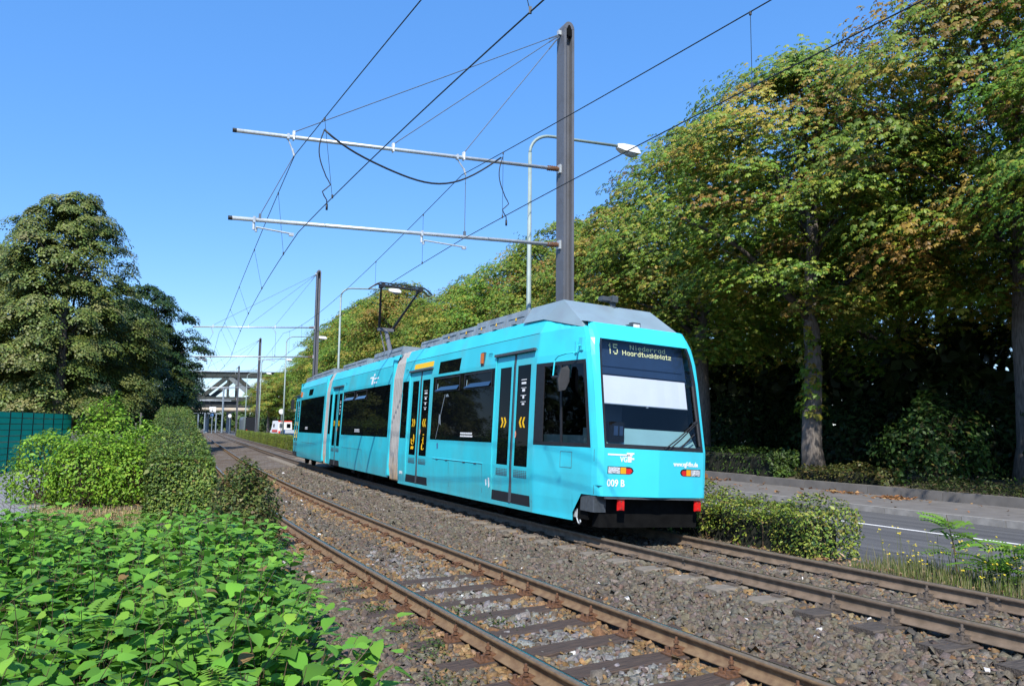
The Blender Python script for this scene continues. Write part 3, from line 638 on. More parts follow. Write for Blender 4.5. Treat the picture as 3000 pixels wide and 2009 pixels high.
def hopper(fr, smap, s0, s1, z0, z1, side):
    b = FMB(fr); f = on_side(fr, smap, side, -.004)
    w_ = .028
    for a_, c_, e_, g_ in ((s0, s1, z0, z0+w_), (s0, s1, z1-w_, z1), (s0, s0+w_, z0+w_, z1-w_), (s1-w_, s1, z0+w_, z1-w_)): b.pr([f(a_, e_), f(c_, e_), f(c_, g_), f(a_, g_)], (0, side*.010, 0))
    o = b.make('vent_window', 'rubber', TRAM)
    b = FMB(fr); b.pr([(s0+.05, side*(prof(z0)+.045), z0+.03), (s1-.05, side*(prof(z0)+.045), z0+.03), (s1-.32, side*(prof(z0)-.004), z0+.115), (s0+.05, side*(prof(z0)-.004), z0+.115)], (0, side*.003, 0)); b.make('tilted_pane', 'tilt_glass', o)
    b = FMB(fr); b.tb([f(s1-.12, z0+.05), f(s1-.14, z0+.19)], .011, 6); b.tb([f(s1-.12, z0+.05), f(s1-.25, z0+.13)], .008, 6); b.make('latch', 'chrome', o)
    return o
def lettering(text, fr, s, l, z, size, mat, xdir, updir, nrm, bold=0., name='lettering', parent=TRAM, align='LEFT', sx=1.):
    cu = bpy.data.curves.new(name, 'FONT'); cu.body = text; cu.size = size; cu.extrude = .0008; cu.offset = bold; cu.align_x = align; cu.resolution_u = 3
    o_ = bpy.data.objects.new(name, cu); COL.objects.link(o_); me = bpy.data.meshes.new_from_object(o_); bpy.data.objects.remove(o_); me.materials.clear(); me.materials.append(MT[mat]); o = bpy.data.objects.new(name, me); COL.objects.link(o); o.parent = parent
    x, y, z_ = [np.array(v, float)/np.linalg.norm(v) for v in (xdir, updir, nrm)]; p_ = fr(s, l, z)-TO
    o.matrix_local = Matrix(((x[0]*sx, y[0], z_[0], p_[0]), (x[1]*sx, y[1], z_[1], p_[1]), (x[2]*sx, y[2], z_[2], p_[2]), (0, 0, 0, 1))); return o
ZL = [.32, .5, .9, 1.3, 2.68, 2.76, 2.95, 3.17, 3.46]

# ---- front section
DOORS_F = [(6.15, 7.68), (11.08, 12.6)]
WF = [(7.70, 10.98, 1.30, 2.68), (12.66, 13.13, 1.30, 2.68), (9.45, 10.70, 2.735, 3.01)]
CABW = (4.50, 6.06, 1.30, 2.64)
for side in (-1, 1):
    b = FMB(FF)
    holes = [(d[0], d[1], .28, 2.88) for d in DOORS_F]+WF+[CABW]+[(4.36, 4.93, .2, .612, 0)]
    side_wall(b, smap_front, [4.36, 4.46, 4.7, 4.93, 5.2, 5.6, 6.0, 6.15, 13.15], [.32]+ZL[1:], [h for h in holes], side)
    if True:
        lq = lambda s, z: (smap_front(s, z)[0], side*smap_front(s, z)[1], z)
        b.add([b.P(lq(4.93, .32)), b.P(lq(4.93, .612)), b.P(lq(4.70, .612))], [(0, 1, 2)])
        b.q(lq(4.36, .61), lq(4.93, .612), (4.93, side*.8, .612), (4.36, side*.8, .61))
    if side == -1: body = b
    else: body.add(b.v, b.f)
# nose panels and windscreen surround
latc = lambda z: prof(z)-.175
sN_ = lambda l, z: sfront(z)-.06-.10*max(0, 1-(abs(l)/.92))   # face line: crease in the middle
zs_ = [.61, .9, 1.31]
for i in range(2):
    za, zb = zs_[i], zs_[i+1]
    for l0, l1 in ((-.92, 0), (0, .92)): body.q((sN_(l0, za), l0, za), (sN_(l1, za), l1, za), (sN_(l1, zb), l1, zb), (sN_(l0, zb), l0, zb))
zc = [.61, .9, 1.31, 1.6, 2.0, 2.4, 2.7, 2.86, 2.98, 3.06, 3.12, 3.25]
def inner(z): return np.interp(z, [.5, 1.31, 2.4, 2.75, 2.90, 2.98], [.92, .92, .905, .885, .865, .84])
for side in (-1, 1):
    for i in range(len(zc)-1):
        za, zb = zc[i], zc[i+1]
        A = lambda z, t: ((sfront(z)-.06)*(1-t)+sfront(z)*t - .012*math.sin(math.pi*t), side*((inner(min(z, 2.98)) if z <= 2.98 else .84)*(1-t)+latc(z)*t + .012*math.sin(math.pi*t)), z)
        for t0, t1 in ((0, .5), (.5, 1)): body.q(A(za, t0), A(za, t1), A(zb, t1), A(zb, t0))
        if zb <= 2.98 and za >= 1.31:       # reveal of the windscreen opening
            body.q(A(za, 0), A(zb, 0), (sfront(zb)+.03, side*inner(zb), zb), (sfront(za)+.03, side*inner(za), za))
for za, zb in ((2.98, 3.06), (3.06, 3.12), (3.12, 3.25)):
    for l0, l1 in ((-.84, 0), (0, .84)): body.q((sfront(za)-.06, l0, za), (sfront(za)-.06, l1, za), (sfront(zb)-.06, l1, zb), (sfront(zb)-.06, l0, zb))
body.q((sfront(2.98)-.06, -.84, 2.98), (sfront(2.98)-.06, .84, 2.98), (sfront(2.98)+.05, .84, 2.98), (sfront(2.98)+.05, -.84, 2.98))
body.q((sfront(3.25)-.06, -.95, 3.25), (sfront(3.25)-.06, .95, 3.25), (6.2, .95, 3.46), (6.2, -.95, 3.46))
body.q((6.0, -1.0, 3.46), (6.0, 1.0, 3.46), (13.15, 1.0, 3.46), (13.15, -1.0, 3.46))
body.q((13.15, -1.12, .32), (13.15, 1.12, .32), (13.15, 1.12, 3.3), (13.15, -1.12, 3.3))
body.bx(4.5, 13.1, -.9, .9, .70, .74)
fb = body.make('car_body', 'cyan_side'); fb['label'] = 'front section of the turquoise body with the driver cab'
me_ = fb.data; me_.materials.append(MT['cyan'])
# the cab paint is cleaner than the rest of the sides
cabx = [p_.index for p_ in me_.polygons if (np.array(p_.center)+TO-FF(6.1, 0, 0)) @ FF.axes[0] < 0]
for i in cabx: me_.polygons[i].material_index = 1
# thin lines: horizontal waist seam, hatch panels
def seam(fr, smap, pts, parent, side=-1, r=.005, name='panel_seam', mat='grey_rubber'):
    b = FMB(fr); f = on_side(fr, smap, side, .000)
    for q in pts: b.tb([f(*a_) for a_ in q], r, 4)
    return b.make(name, mat, parent)
seam(FF, smap_front, [[(6.1, 3.17), (13.1, 3.17)], [(8.08, .895), (10.7, .895)], [(8.08, .89), (8.08, .36)], [(9.78, .88), (9.78, .36)], [(6.09, 2.9), (6.09, .36)], [(4.42, .63), (4.42, 1.28)], [(4.95, .98), (4.95, 1.22), (5.25, 1.22), (5.25, .98), (4.95, .98)]], fb)
seam(FF, smap_front, [[(8.06, .905), (10.72, .905)]], fb, r=.012, name='hatch_hinge_rail', mat='cyan_side')
b = FMB(FF); f_ = on_side(FF, smap_front, -1)
for s_ in (8.4, 8.95, 9.9, 10.45): b.bx(s_-.06, s_+.06, -1.188, -1.17, .885, .905)
b.make('hatch_hinge', 'grey_rubber', fb)
for side in (-1, 1):
    for d in DOORS_F: door(FF, smap_front, d[0], d[1], side, symbols=d[0] > 10)
    for h in WF:
        q = pane(FF, smap_front, h, side, 'side_window', 'black_glass', TRAM, .006)
hopper(FF, smap_front, 9.40, 10.80, 2.33, 2.65, -1); hopper(FF, smap_front, 7.82, 9.16, 2.33, 2.65, -1)
f_ = on_side(FF, smap_front, -1, -.004)
b = FMB(FF)
b.tb([f_(10.20, 2.28), f_(10.42, 1.78)], .008, 4); b.pr([f_(10.42, 1.82), f_(10.36, 1.62), f_(10.5, 1.66), f_(10.49, 1.86)], (0, -.002, 0)); b.tb([f_(10.47, 1.66), f_(10.62, 1.32)], .006, 4); b.pr([f_(9.98, 2.22), f_(10.16, 2.22), f_(10.14, 2.26), f_(10.06, 2.29)], (0, -.002, 0))
b.make('scratch_mark', 'roof_grey', TRAM)
fX = lambda fr: (-fr.axes[0], fr.axes[2], -fr.axes[1])       # text on the door side reads towards the front
def decal(fr, s0, z, w, parent=TRAM):
    b = FMB(fr); f = lambda s, zz: (s, -(prof(zz)+.001), zz)
    rs = RS(int(s0*10))
    for r_ in range(2):
        x = s0
        while x > s0-w:
            l_ = rs.uniform(.02, .07); b.pr([f(x, z-r_*.055), f(x-l_, z-r_*.055), f(x-l_, z-r_*.055+.032), f(x, z-r_*.055+.032)], (0, -.001, 0)); x -= l_+.012
    b.make('notice_decal', 'white', parent)
decal(FF, 9.22, 1.44, .6)
f2 = on_side(FF, smap_front, -1, .002)
flat_poly(FF, f2, [(11.1, 2.945), (12.36, 2.945), (12.38, 2.96), (12.38, 3.05), (12.36, 3.065), (11.1, 3.065), (11.08, 3.05), (11.08, 2.96)], 'yellow_strip', 'yellow', TRAM)
b = FMB(FF); b.bx(8.24, 8.34, -1.21, -1.13, 2.80, 3.0); b.make('indicator_lamp', 'orange', TRAM)
b = FMB(FF); b.bx(8.22, 8.36, -1.185, -1.12, 2.76, 3.02); b.make('indicator_base', 'grey_rubber', TRAM)
for s_ in (7.98, 12.9):
    b = FMB(FF)
    for k in range(6): b.bx(s_-.09, s_+.09, -(prof(2.9)+.003), -1.1, 2.80+k*.035, 2.815+k*.035)
    b.make('vent_grille', 'cyan_side', TRAM)
lettering('009 B', FF, 13.02, -1.155, .44, .10, 'white', *fX(FF), bold=.003)
b = FMB(FF); b.pr([f2(7.92, .62), f2(7.90, .50), f2(7.86, .52), f2(7.87, .63)], (0, -.001, 0)); b.pr([f2(7.80, .66), f2(7.78, .47), f2(7.73, .5), f2(7.74, .66)], (0, -.001, 0)); b.make('paint_scrape', 'white', TRAM)
b = FMB(FF); b.pr([f2(10.50, 1.10), f2(10.42, 1.12), f2(10.44, 1.24), f2(10.53, 1.22)], (0, -.001, 0)); b.make('blue_scribble', 'sign_blue', TRAM)

# cab side windows
for side in (-1, 1):
    pane(FF, smap_front, CABW, side, 'cab_window', 'cabglass', TRAM, .008, 3, 5)
    b = FMB(FF); fi = on_side(FF, smap_front, side, -.012)
    def bar(a0, a1, z0_, z1_, t=.014, mi=0):
        n_ = 4
        for i in range(n_):
            s0_, s1_ = a0+(a1-a0)*i/n_, a0+(a1-a0)*(i+1)/n_; b.pr([fi(s0_, z0_), fi(s1_, z0_), fi(s1_, z1_), fi(s0_, z1_)], (0, side*t, 0), mi)
    bar(4.50, 6.06, 1.30, 1.36); bar(4.50, 6.06, 2.58, 2.64); bar(4.50, 4.57, 1.36, 2.58); bar(5.78, 6.06, 1.36, 2.58); bar(5.22, 5.27, 1.36, 2.58)
    b.make('cab_window_frame', 'rubber', TRAM)
# cab interior
b = FMB(FF)
b.q((6.2, -1.1, .75), (6.2, 1.1, .75), (6.2, 1.1, 3.2), (6.2, -1.1, 3.2)); b.q((4.86, -.9, 3.05), (4.86, .9, 3.05), (6.2, 1.05, 3.05), (6.2, -1.05, 3.05)); b.q((4.5, .9, .8), (6.2, 1.08, .8), (6.2, 1.08, 3.0), (4.86, .88, 3.0))  # last sheet: black lining added across the far-side window to keep the cab dark
for z_ in (.9,):
    b.q((4.3, -1., .76), (6.2, -1.1, .76), (6.2, 1.1, .76), (4.3, 1., .76))
b.make('cab_interior', 'under', TRAM)
b = FMB(FF); b.hexa([b.P(q) for q in ((4.42, -.86, .9), (4.9, -.9, .9), (4.9, .9, .9), (4.42, .86, .9), (4.40, -.86, 1.36), (4.62, -.88, 1.62), (4.62, .88, 1.62), (4.40, .86, 1.36))]); b.make('dashboard', 'teal', TRAM)
b = FMB(FF); b.bx(4.62, 4.95, -.9, .9, .9, 1.60); b.make('dashboard_back', 'teal', TRAM)
b = FMB(FF); b.bx(5.3, 6.0, -1.07, -.9, .8, 1.48); b.bx(4.75, 5.25, -1.0, -.86, .8, 1.48); b.make('cab_side_lining', 'teal', TRAM)
b = FMB(FF); b.bx(5.45, 5.58, -.45, .15, 1.0, 2.0); b.bx(5.1, 5.55, -.45, .15, 1.0, 1.14); b.bx(5.46, 5.56, -.3, 0, 2.02, 2.25); b.make('driver_seat', 'navy', TRAM)
b = FMB(FF); b.bx(4.36, 4.50, -.80, -.54, 1.40, 1.70); b.make('ticket_validator', 'under', TRAM)
b = FMB(FF); b.bx(4.350, 4.358, -.73, -.66, 1.5, 1.64); b.bx(4.350, 4.358, -.63, -.57, 1.5, 1.64); b.make('validator_screen', 'navy', TRAM)
# windscreen: glass, seal, blind, display
zz = [1.31, 1.6, 2.0, 2.4, 2.75, 2.90, 2.98]
b = FMB(FF)
gi = lambda l, z: sfront(z)-.048-.055*(1-(l/.92)**2)
for i in range(6):
    for j in range(8):
        l0, l1 = -1+j/4, -1+(j+1)/4
        b.q((gi(l0*inner(zz[i]), zz[i]), l0*inner(zz[i]), zz[i]), (gi(l1*inner(zz[i]), zz[i]), l1*inner(zz[i]), zz[i]), (gi(l1*inner(zz[i+1]), zz[i+1]), l1*inner(zz[i+1]), zz[i+1]), (gi(l0*inner(zz[i+1]), zz[i+1]), l0*inner(zz[i+1]), zz[i+1]))
b.make('windscreen', 'windscreen', TRAM, smooth=True)
b = FMB(FF)
for i in range(6):
    for sg in (-1, 1):
        b.hexa([b.P(q) for q in ((gi(.9, zz[i])-.004, sg*(inner(zz[i])-.045), zz[i]), (gi(.9, zz[i])-.004, sg*inner(zz[i]), zz[i]), (gi(.9, zz[i])+.03, sg*inner(zz[i]), zz[i]), (gi(.9, zz[i])+.03, sg*(inner(zz[i])-.045), zz[i]),
            (gi(.9, zz[i+1])-.004, sg*(inner(zz[i+1])-.045), zz[i+1]), (gi(.9, zz[i+1])-.004, sg*inner(zz[i+1]), zz[i+1]), (gi(.9, zz[i+1])+.03, sg*inner(zz[i+1]), zz[i+1]), (gi(.9, zz[i+1])+.03, sg*(inner(zz[i+1])-.045), zz[i+1]))])
for j in range(8):
    l0, l1 = (-1+j/4)*.91, (-1+(j+1)/4)*.91
    b.hexa([b.P(q) for q in ((gi(l0, 1.31)-.006, l0, 1.312), (gi(l1, 1.31)-.006, l1, 1.312), (gi(l1, 1.31)+.04, l1, 1.312), (gi(l0, 1.31)+.04, l0, 1.312), (gi(l0, 1.37)-.006, l0, 1.375), (gi(l1, 1.37)-.006, l1, 1.375), (gi(l1, 1.37)+.04, l1, 1.375), (gi(l0, 1.37)+.04, l0, 1.375))])
b.make('windscreen_seal', 'rubber', TRAM)
b = FMB(FF); n_ = 12
for j in range(n_):
    l0, l1 = -.86+j*1.70/n_, -.86+(j+1)*1.70/n_; wv = lambda l: .006*math.sin(l*21)
    b.q((4.62+wv(l0), l0, 1.985), (4.62+wv(l1), l1, 1.985), (4.70, l1, 2.42), (4.70, l0, 2.42))
bl = b.make('sun_blind', 'blind', TRAM, smooth=True)
b = FMB(FF); b.tb([(4.618, -.865, 1.98), (4.618, .845, 1.98)], .010, 6); b.tb([(4.61, .05, 1.975), (4.61, .05, 1.955)], .02, 6); b.make('blind_bar', 'roof_grey', bl)
b = FMB(FF); b.q((4.705, -.88, 2.40), (4.705, .88, 2.40), (4.80, .84, 2.97), (4.80, -.84, 2.97)); b.bx(4.69, 4.72, -.86, .86, 2.44, 2.455); b.bx(4.72, 4.74, -.86, .80, 2.56, 2.575); dp = b.make('destination_display', 'navy', TRAM)
# dot-matrix lettering
GL = {'1': ['..#..', '.##..', '..#..', '..#..', '..#..', '..#..', '..#..'], '5': ['#####', '#....', '####.', '....#', '....#', '#...#', '.###.'], 'N': ['#...#', '##..#', '##..#', '#.#.#', '#..##', '#..##', '#...#'], 'H': ['#...#', '#...#', '#...#', '#####', '#...#', '#...#', '#...#'],
 'i': ['.#.', '...', '.#.', '.#.', '.#.', '.#.', '.#.'], 'e': ['....', '....', '.##.', '#..#', '####', '#...', '.##.'], 'd': ['...#', '...#', '.###', '#..#', '#..#', '#..#', '.###'], 'r': ['....', '....', '#.##', '##..', '#...', '#...', '#...'], 'a': ['....', '....', '.###', '#..#', '#..#', '#..#', '.###'],
 't': ['.#.', '.#.', '###', '.#.', '.#.', '.#.', '.##'], 'w': ['.....', '.....', '#...#', '#...#', '#.#.#', '#.#.#', '.#.#.'], 'l': ['#', '#', '#', '#', '#', '#', '#'], 'p': ['....', '....', '###.', '#..#', '#..#', '###.', '#...'], 'z': ['....', '....', '####', '...#', '.##.', '#...', '####']}
def dots(text, l0, z0, h, wd, thick=1):
    b = FMB(FF); x = l0; ph = h/7; pw = wd
    for ch in text:
        g_ = GL[ch]; n_ = len(g_[0])
        for r_, row in enumerate(g_):
            for c_, v in enumerate(row):
                if v == '#':
                    z1 = z0+(7-r_)*ph; za = z1-ph; l_ = x+c_*pw; S_ = lambda z: 4.705+(z-2.40)*.167-.012
                    b.q((S_(za), l_, za+ph*.04), (S_(za), l_+pw*.97, za+ph*.04), (S_(z1), l_+pw*.97, z1), (S_(z1), l_, z1))
        x += (n_+1)*pw
    return b.make('dot_lettering', 'dot', dp)
dots('15', -.62, 2.765, .17, .0168); dots('Niederrad', -.20, 2.865, .078, .0157); dots('Haardtwaldplatz', -.35, 2.768, .080, .0140)
# wipers and mirror
b = FMB(FF); g2 = lambda l, z, o_=.03: (gi(l, z)-o_, l, z)
b.tb([g2(.78, 1.76), g2(.40, 1.50), g2(.12, 1.33)], .010, 6); b.tb([g2(.80, 1.74), g2(.45, 1.49), g2(.19, 1.32)], .010, 6); b.tb([g2(.84, 1.40, .02), g2(.83, 1.9, .02), g2(.82, 2.35, .02)], .020, 6); b.tb([g2(.82, 1.78), g2(.74, 1.74)], .022, 6)
b.tb([g2(.76, 1.58, .01), g2(.45, 1.36, .01)], .012, 6)
b.make('windscreen_wiper', 'rubber', TRAM)
b = FMB(FF)
b.tb([(4.86, -1.03, 2.86), (4.84, -1.13, 2.84), (4.84, -1.14, 2.74), (4.88, -1.16, 2.72)], .018, 6); b.tb([(4.84, -1.14, 2.74), (5.0, -1.22, 2.73), (5.22, -1.25, 2.70), (5.30, -1.26, 2.64), (5.32, -1.27, 2.36)], .012, 6); b.bx(4.80, 4.90, -1.07, -1.0, 2.78, 2.98); b.bx(4.93, 4.97, -1.1, -1.04, 2.76, 2.92)
mr = b.make('mirror_arm', 'cyan', TRAM)
b = FMB(FF); P0 = [(5.10, -1.27, 2.14), (5.06, -1.18, 2.17), (5.04, -1.13, 2.30), (5.04, -1.13, 2.48), (5.06, -1.16, 2.55), (5.10, -1.25, 2.50), (5.12, -1.29, 2.32)]
b.pr(P0, (.07, .02, 0)); b.tb([(5.10, -1.22, 2.36), (5.32, -1.27, 2.37)], .03, 8); b.make('mirror', 'rubber', TRAM, smooth=False)
# headlights
for side in (-1, 1):
    fs = lambda l, z, o_=.0: (sN_(side*l, z)-o_, side*l, z)
    lo = [(.86, .935), (.86, 1.045), (.50, 1.045), (.455, 1.03), (.43, .99), (.455, .95), (.50, .935)]
    b = FMB(FF); b.pr([fs(l, z, .003) for l, z in lo], (.02, 0, 0)); hl = b.make('headlight', 'rubber', TRAM)
    b = FMB(FF); b.pr([fs(l, z, .006) for l, z in ((.85, .942), (.85, 1.035), (.66, 1.035), (.66, .942))], (.012, 0, 0))
    b.pr([fs(.76+.04*math.cos(t), .99+.04*math.sin(t), .014) for t in np.linspace(0, 6.283, 13)[:-1]], (.01, 0, 0)); b.make('headlamp_lens', 'lens', hl)
    b = FMB(FF); b.pr([fs(l, z, .006) for l, z in ((.65, .942), (.65, 1.035), (.56, 1.035), (.56, .942))], (.012, 0, 0)); b.make('indicator_lens', 'amber', hl)
    b = FMB(FF); b.pr([fs(l, z, .005) for l, z in ((.555, .942), (.555, 1.02), (.48, 1.02), (.455, .985), (.49, .942))], (.012, 0, 0)); b.make('tail_lens', 'red', hl)
    b = FMB(FF); l0 = side*.62 if side < 0 else .80
    b.bx(4.27, 4.29, l0-.06, l0+.06, .41, .575); b.bx(4.262, 4.27, l0-.045, l0+.045, .42, .565)
    rf = b.make('red_reflector', 'red', TRAM)
    b = FMB(FF)
    for z in (.445, .54): b.tb([(4.265, l0, z), (4.255, l0, z)], .009, 6)
    b.make('reflector_screw', 'chrome', rf)
# front lettering, on the two nose facets
def nose_axes(side):
    a_, c_ = FF(sN_(side*.9, 1.0), side*.9, 1.0), FF(sN_(0, 1.0), 0, 1.0); x = (c_-a_) if side < 0 else (a_-c_); x = x/np.linalg.norm(x); n = np.cross(x, FF.axes[2]); return x, FF.axes[2], n
XL, XR = nose_axes(-1), nose_axes(1)
def nose_text(t, l, z, size, ax, bold, sx=1.): return lettering(t, FF, sN_(l, z)-.004, l, z, size, 'white', *ax, bold=bold, sx=sx)
nose_text('009 B', -.865, .755, .145, XL, .003, .86)
nose_text('www.vgf-ffm.de', .29, 1.085, .095, XR, .004, .86)
nose_text('VG', -.66, 1.115, .11, XL, .003, .82)
b = FMB(FF); fs = lambda l, z: (sN_(l, z)-.004, l, z)
for pts in (((-.865, 1.205), (-.865, 1.228), (-.50, 1.228), (-.50, 1.205)), ((-.535, 1.112), (-.475, 1.112), (-.475, 1.20), (-.535, 1.20)), ((-.555, 1.226), (-.46, 1.229), (-.46, 1.205), (-.555, 1.205)), ((-.555, 1.229), (-.43, 1.229), (-.43, 1.252), (-.555, 1.252)), ((-.475, 1.150), (-.43, 1.150), (-.43, 1.178), (-.475, 1.178))):
    b.pr([fs(*q) for q in pts], (-.0015, 0, 0))
b.make('operator_emblem', 'white', TRAM)
# below the nose
b = FMB(FF)
b.bx(4.6, 13.0, -.98, .98, .24, .66); b.make('underframe', 'under', TRAM)
b = FMB(FF); b.bx(4.42, 4.598, -.90, .90, .15, .585); b.make('bumper_beam', 'under', TRAM)
b = FMB(FF); b.bx(4.9, 5.1, -.8, .8, .10, .238); b.make('obstacle_guard', 'under', TRAM)
for s0 in (6.2, 7.9, 17.0, 18.6, 27.0, 28.7):
    fr = FF if s0 < 14 else (FM if s0 < 22 else FR)
    for sg in (-1, 1):
        b = FMB(fr); c_ = [fr(s0+.30*math.cos(t), sg*.70, .30+.30*math.sin(t)) for t in np.linspace(0, 6.283, 21)[:-1]]; b.prism(c_, fr.axes[1]*sg*.12); b.make('wheel', 'under', TRAM)
b = FMB(FM); b.bx(14.2, 22.1, -.98, .98, .22, .62); b.make('underframe', 'under', TRAM); b = FMB(FR); b.bx(23, 30.3, -.98, .98, .22, .62); b.make('underframe', 'under', TRAM)
b = FMB(FF); b.bx(4.24, 4.30, -.9, .9, .575, .60); b.make('bumper_edge', 'grey_rubber', TRAM)
b = FMB(FF)
for k in range(9): b.bx(4.40+k*.04, 4.43+k*.04, -1.02, -.8, .37, .60)
b.bx(4.40, 4.75, -1.0, -.8, .38, .59); b.make('corner_bellows', 'grey_rubber', TRAM)
b = FMB(FF); b.tb([(4.9, -.98, .38), (4.9, -.98, .24), (4.88, -.97, .18), (4.84, -.97, .16), (4.81, -.97, .19), (4.82, -.97, .22)], .012, 6); b.bx(4.92, 4.97, -1.0, -.95, .25, .36); b.make('coupling_hook', 'steel', TRAM)
for s_ in (9.35, 18.1): b = FMB(FF if s_ < 14 else FM); b.bx(s_-.22, s_+.22, -1.12, -1.02, .22, .30); b.tb([(s_-.2, -1.1, .2), (s_+.2, -1.1, .2)], .02, 6); b.make('step_bracket', 'under', TRAM)
# grey roof fairing over the cab
b = FMB(FF)
A0, A1 = (4.94, -.98, 3.17), (4.94, .98, 3.17); B0, B1 = (5.02, -.96, 3.26), (5.02, .96, 3.26)
C0, C1 = (5.75, -.88, 3.73), (5.75, .88, 3.73); D0, D1 = (6.12, -1.05, 3.42), (6.12, 1.05, 3.42); E0, E1 = (6.9, -.88, 3.74), (6.9, .88, 3.74); G0, G1 = (6.9, -1.05, 3.44), (6.9, 1.05, 3.44)
Pb = [b.P(q) for q in (A0, A1, B0, B1, C0, C1, D0, D1, E0, E1, G0, G1)]
b.add(Pb, [(0, 1, 3, 2), (2, 3, 5, 4), (0, 2, 6), (2, 4, 6), (1, 7, 3), (3, 7, 5), (4, 5, 9, 8), (4, 8, 10, 6), (5, 7, 11, 9)])
b.make('roof_fairing', 'fairing', TRAM)
b = FMB(FF); b.bx(4.90, 4.99, -.08, .08, 3.16, 3.34); b.bx(4.99, 5.2, -.07, .07, 3.2, 3.32); b.make('roof_lamp', 'grey_rubber', TRAM)
b = FMB(FF); b.bx(4.89, 4.90, -.058, .058, 3.19, 3.31); b.make('roof_lamp_lens', 'lamp_white', TRAM)
b = FMB(FF); b.bx(5.72, 5.86, -.14, .06, 3.82, 3.89); b.bx(5.66, 5.82, .03, .14, 3.80, 3.91); b.tb([(5.75, .1, 3.7), (5.78, .1, 3.82)], .05, 8); b.make('roof_camera', 'grey_rubber', TRAM)
# roof boxes, each cover panel a part
def roof_boxes(fr, segs):
    for a_, c_, zt in segs:
        b = FMB(fr); b.hexa([b.P(q) for q in ((a_, -.98, 3.44), (c_, -.98, 3.44), (c_, .98, 3.44), (a_, .98, 3.44), (a_, -.94, zt), (c_, -.94, zt), (c_, .94, zt), (a_, .94, zt))])
        m_ = (a_+c_)/2; b.bx(a_+.1, c_-.1, -.97, -.955, 3.60, 3.605)
        o = b.make('roof_box', 'roof_grey', TRAM)
        b = FMB(fr)
        for q in (a_+.12, c_-.2): b.bx(q, q+.015, -.99, -.97, 3.47, 3.55)
        b.bx(m_-.10, m_+.10, -1.02, -.97, 3.475, 3.49)
        b.make('cover_latch', 'roof_grey', o)['kind'] = 'stuff'
        if fr is FF and (a_ < 11):
            b = FMB(fr); b.pr([(m_-.03, -.972, 3.555), (m_+.03, -.972, 3.555), (m_, -.966, 3.61)], (0, -.006, 0)); b.make('warning_sign', 'yellow', o)
roof_boxes(FF, [(6.92, 7.78, 3.72), (7.80, 8.62, 3.72), (8.64, 9.2, 3.72), (9.23, 10.2, 3.68), (10.22, 11.2, 3.68), (11.23, 12.6, 3.65)])
roof_boxes(FM, [(14.2, 15.6, 3.70), (15.62, 17.2, 3.72), (18.0, 19.4, 3.68), (19.42, 21.4, 3.68)])
roof_boxes(FR, [(23.1, 25.4, 3.70), (25.42, 27.6, 3.70), (27.62, 29.4, 3.66)])
b = FMB(FF); b.bx(12.62, 13.1, -.8, .8, 3.44, 3.56); b.make('roof_box', 'roof_grey', TRAM)

# ---- middle and rear sections
def section(fr, smap, s0, s1, doors, wins, label, extra_s=()):
    bd = None
    for side in (-1, 1):
        b = FMB(fr); holes = [(d[0], d[1], .28, 2.88) for d in doors]+wins
        side_wall(b, smap, [s0, s1]+list(extra_s), ZL, holes, side)
        if bd is None: bd = b
        else: bd.add(b.v, b.f)
    bd.q((s0, -1, 3.46), (s0, 1, 3.46), (s1-.3, 1, 3.46), (s1-.3, -1, 3.46)); bd.bx(s0, s1-.3, -1, 1, .7, .74)
    bd.q((s0+.01, -1.13, .3), (s0+.01, 1.13, .3), (s0+.01, 1.0, 3.46), (s0+.01, -1.0, 3.46))
    s2 = smap(s1, 1.3); s3 = smap(s1, 3.4); bd.q((s2[0]-.01, -s2[1], .3), (s2[0]-.01, s2[1], .3), (s3[0]-.01, 1.0, 3.46), (s3[0]-.01, -1.0, 3.46))
    o = bd.make('car_body', 'cyan_side'); o['label'] = label
    for side in (-1, 1):
        for d in doors: door(fr, smap, d[0], d[1], side, symbols=d[0] > 29)
        for h in wins: pane(fr, smap, h, side, 'side_window', 'black_glass', TRAM, .006, 1, 1 if h[1] < 29 else 3)
    return o
mb_ = section(FM, smap_plain, 14.15, 22.2, [(20.06, 21.62)], [(14.35, 19.98, 1.30, 2.68), (21.72, 22.16, 1.30, 2.68)], 'middle section of the turquoise body with a white emblem near the roof')
rb_ = section(FR, smap_rear, 22.95, 30.7, [(29.3, 30.55)], [(23.3, 29.05, 1.30, 2.68), (26.1, 27.2, 2.80, 3.06)], 'rear section of the turquoise body, farthest away', (29.2, 29.7, 30.2))
seam(FM, smap_plain, [[(14.2, 3.17), (22.1, 3.17)], [(17.0, .905), (19.65, .905)], [(17.0, .9), (17.0, .36)], [(18.75, .9), (18.75, .36)]], mb_)
seam(FR, smap_rear, [[(23, 3.17), (29.2, 3.17)], [(24.5, .905), (28, .905)]], rb_)
hopper(FM, smap_plain, 16.85, 18.2, 2.36, 2.65, -1); hopper(FM, smap_plain, 18.4, 19.85, 2.36, 2.65, -1)
decal(FM, 18.05, 1.46, .6); decal(FR, 27.3, 1.5, .6)
b = FMB(FM); f = on_side(FM, smap_plain, -1, .002)
for pts in (((16.65, 2.94), (16.25, 2.94), (16.25, 2.985), (16.65, 2.985)), ((16.4, 2.76), (16.24, 2.76), (16.24, 2.94), (16.4, 2.94)), ((16.22, 2.90), (15.7, 2.90), (15.7, 2.945), (16.22, 2.945)), ((16.15, 2.78), (15.82, 2.78), (15.82, 2.83), (16.15, 2.83)), ((16.28, 3.0), (16.16, 3.0), (16.16, 3.07), (16.28, 3.07))): b.pr([f(*q) for q in pts], (0, -.002, 0))
b.make('operator_emblem', 'white', TRAM)
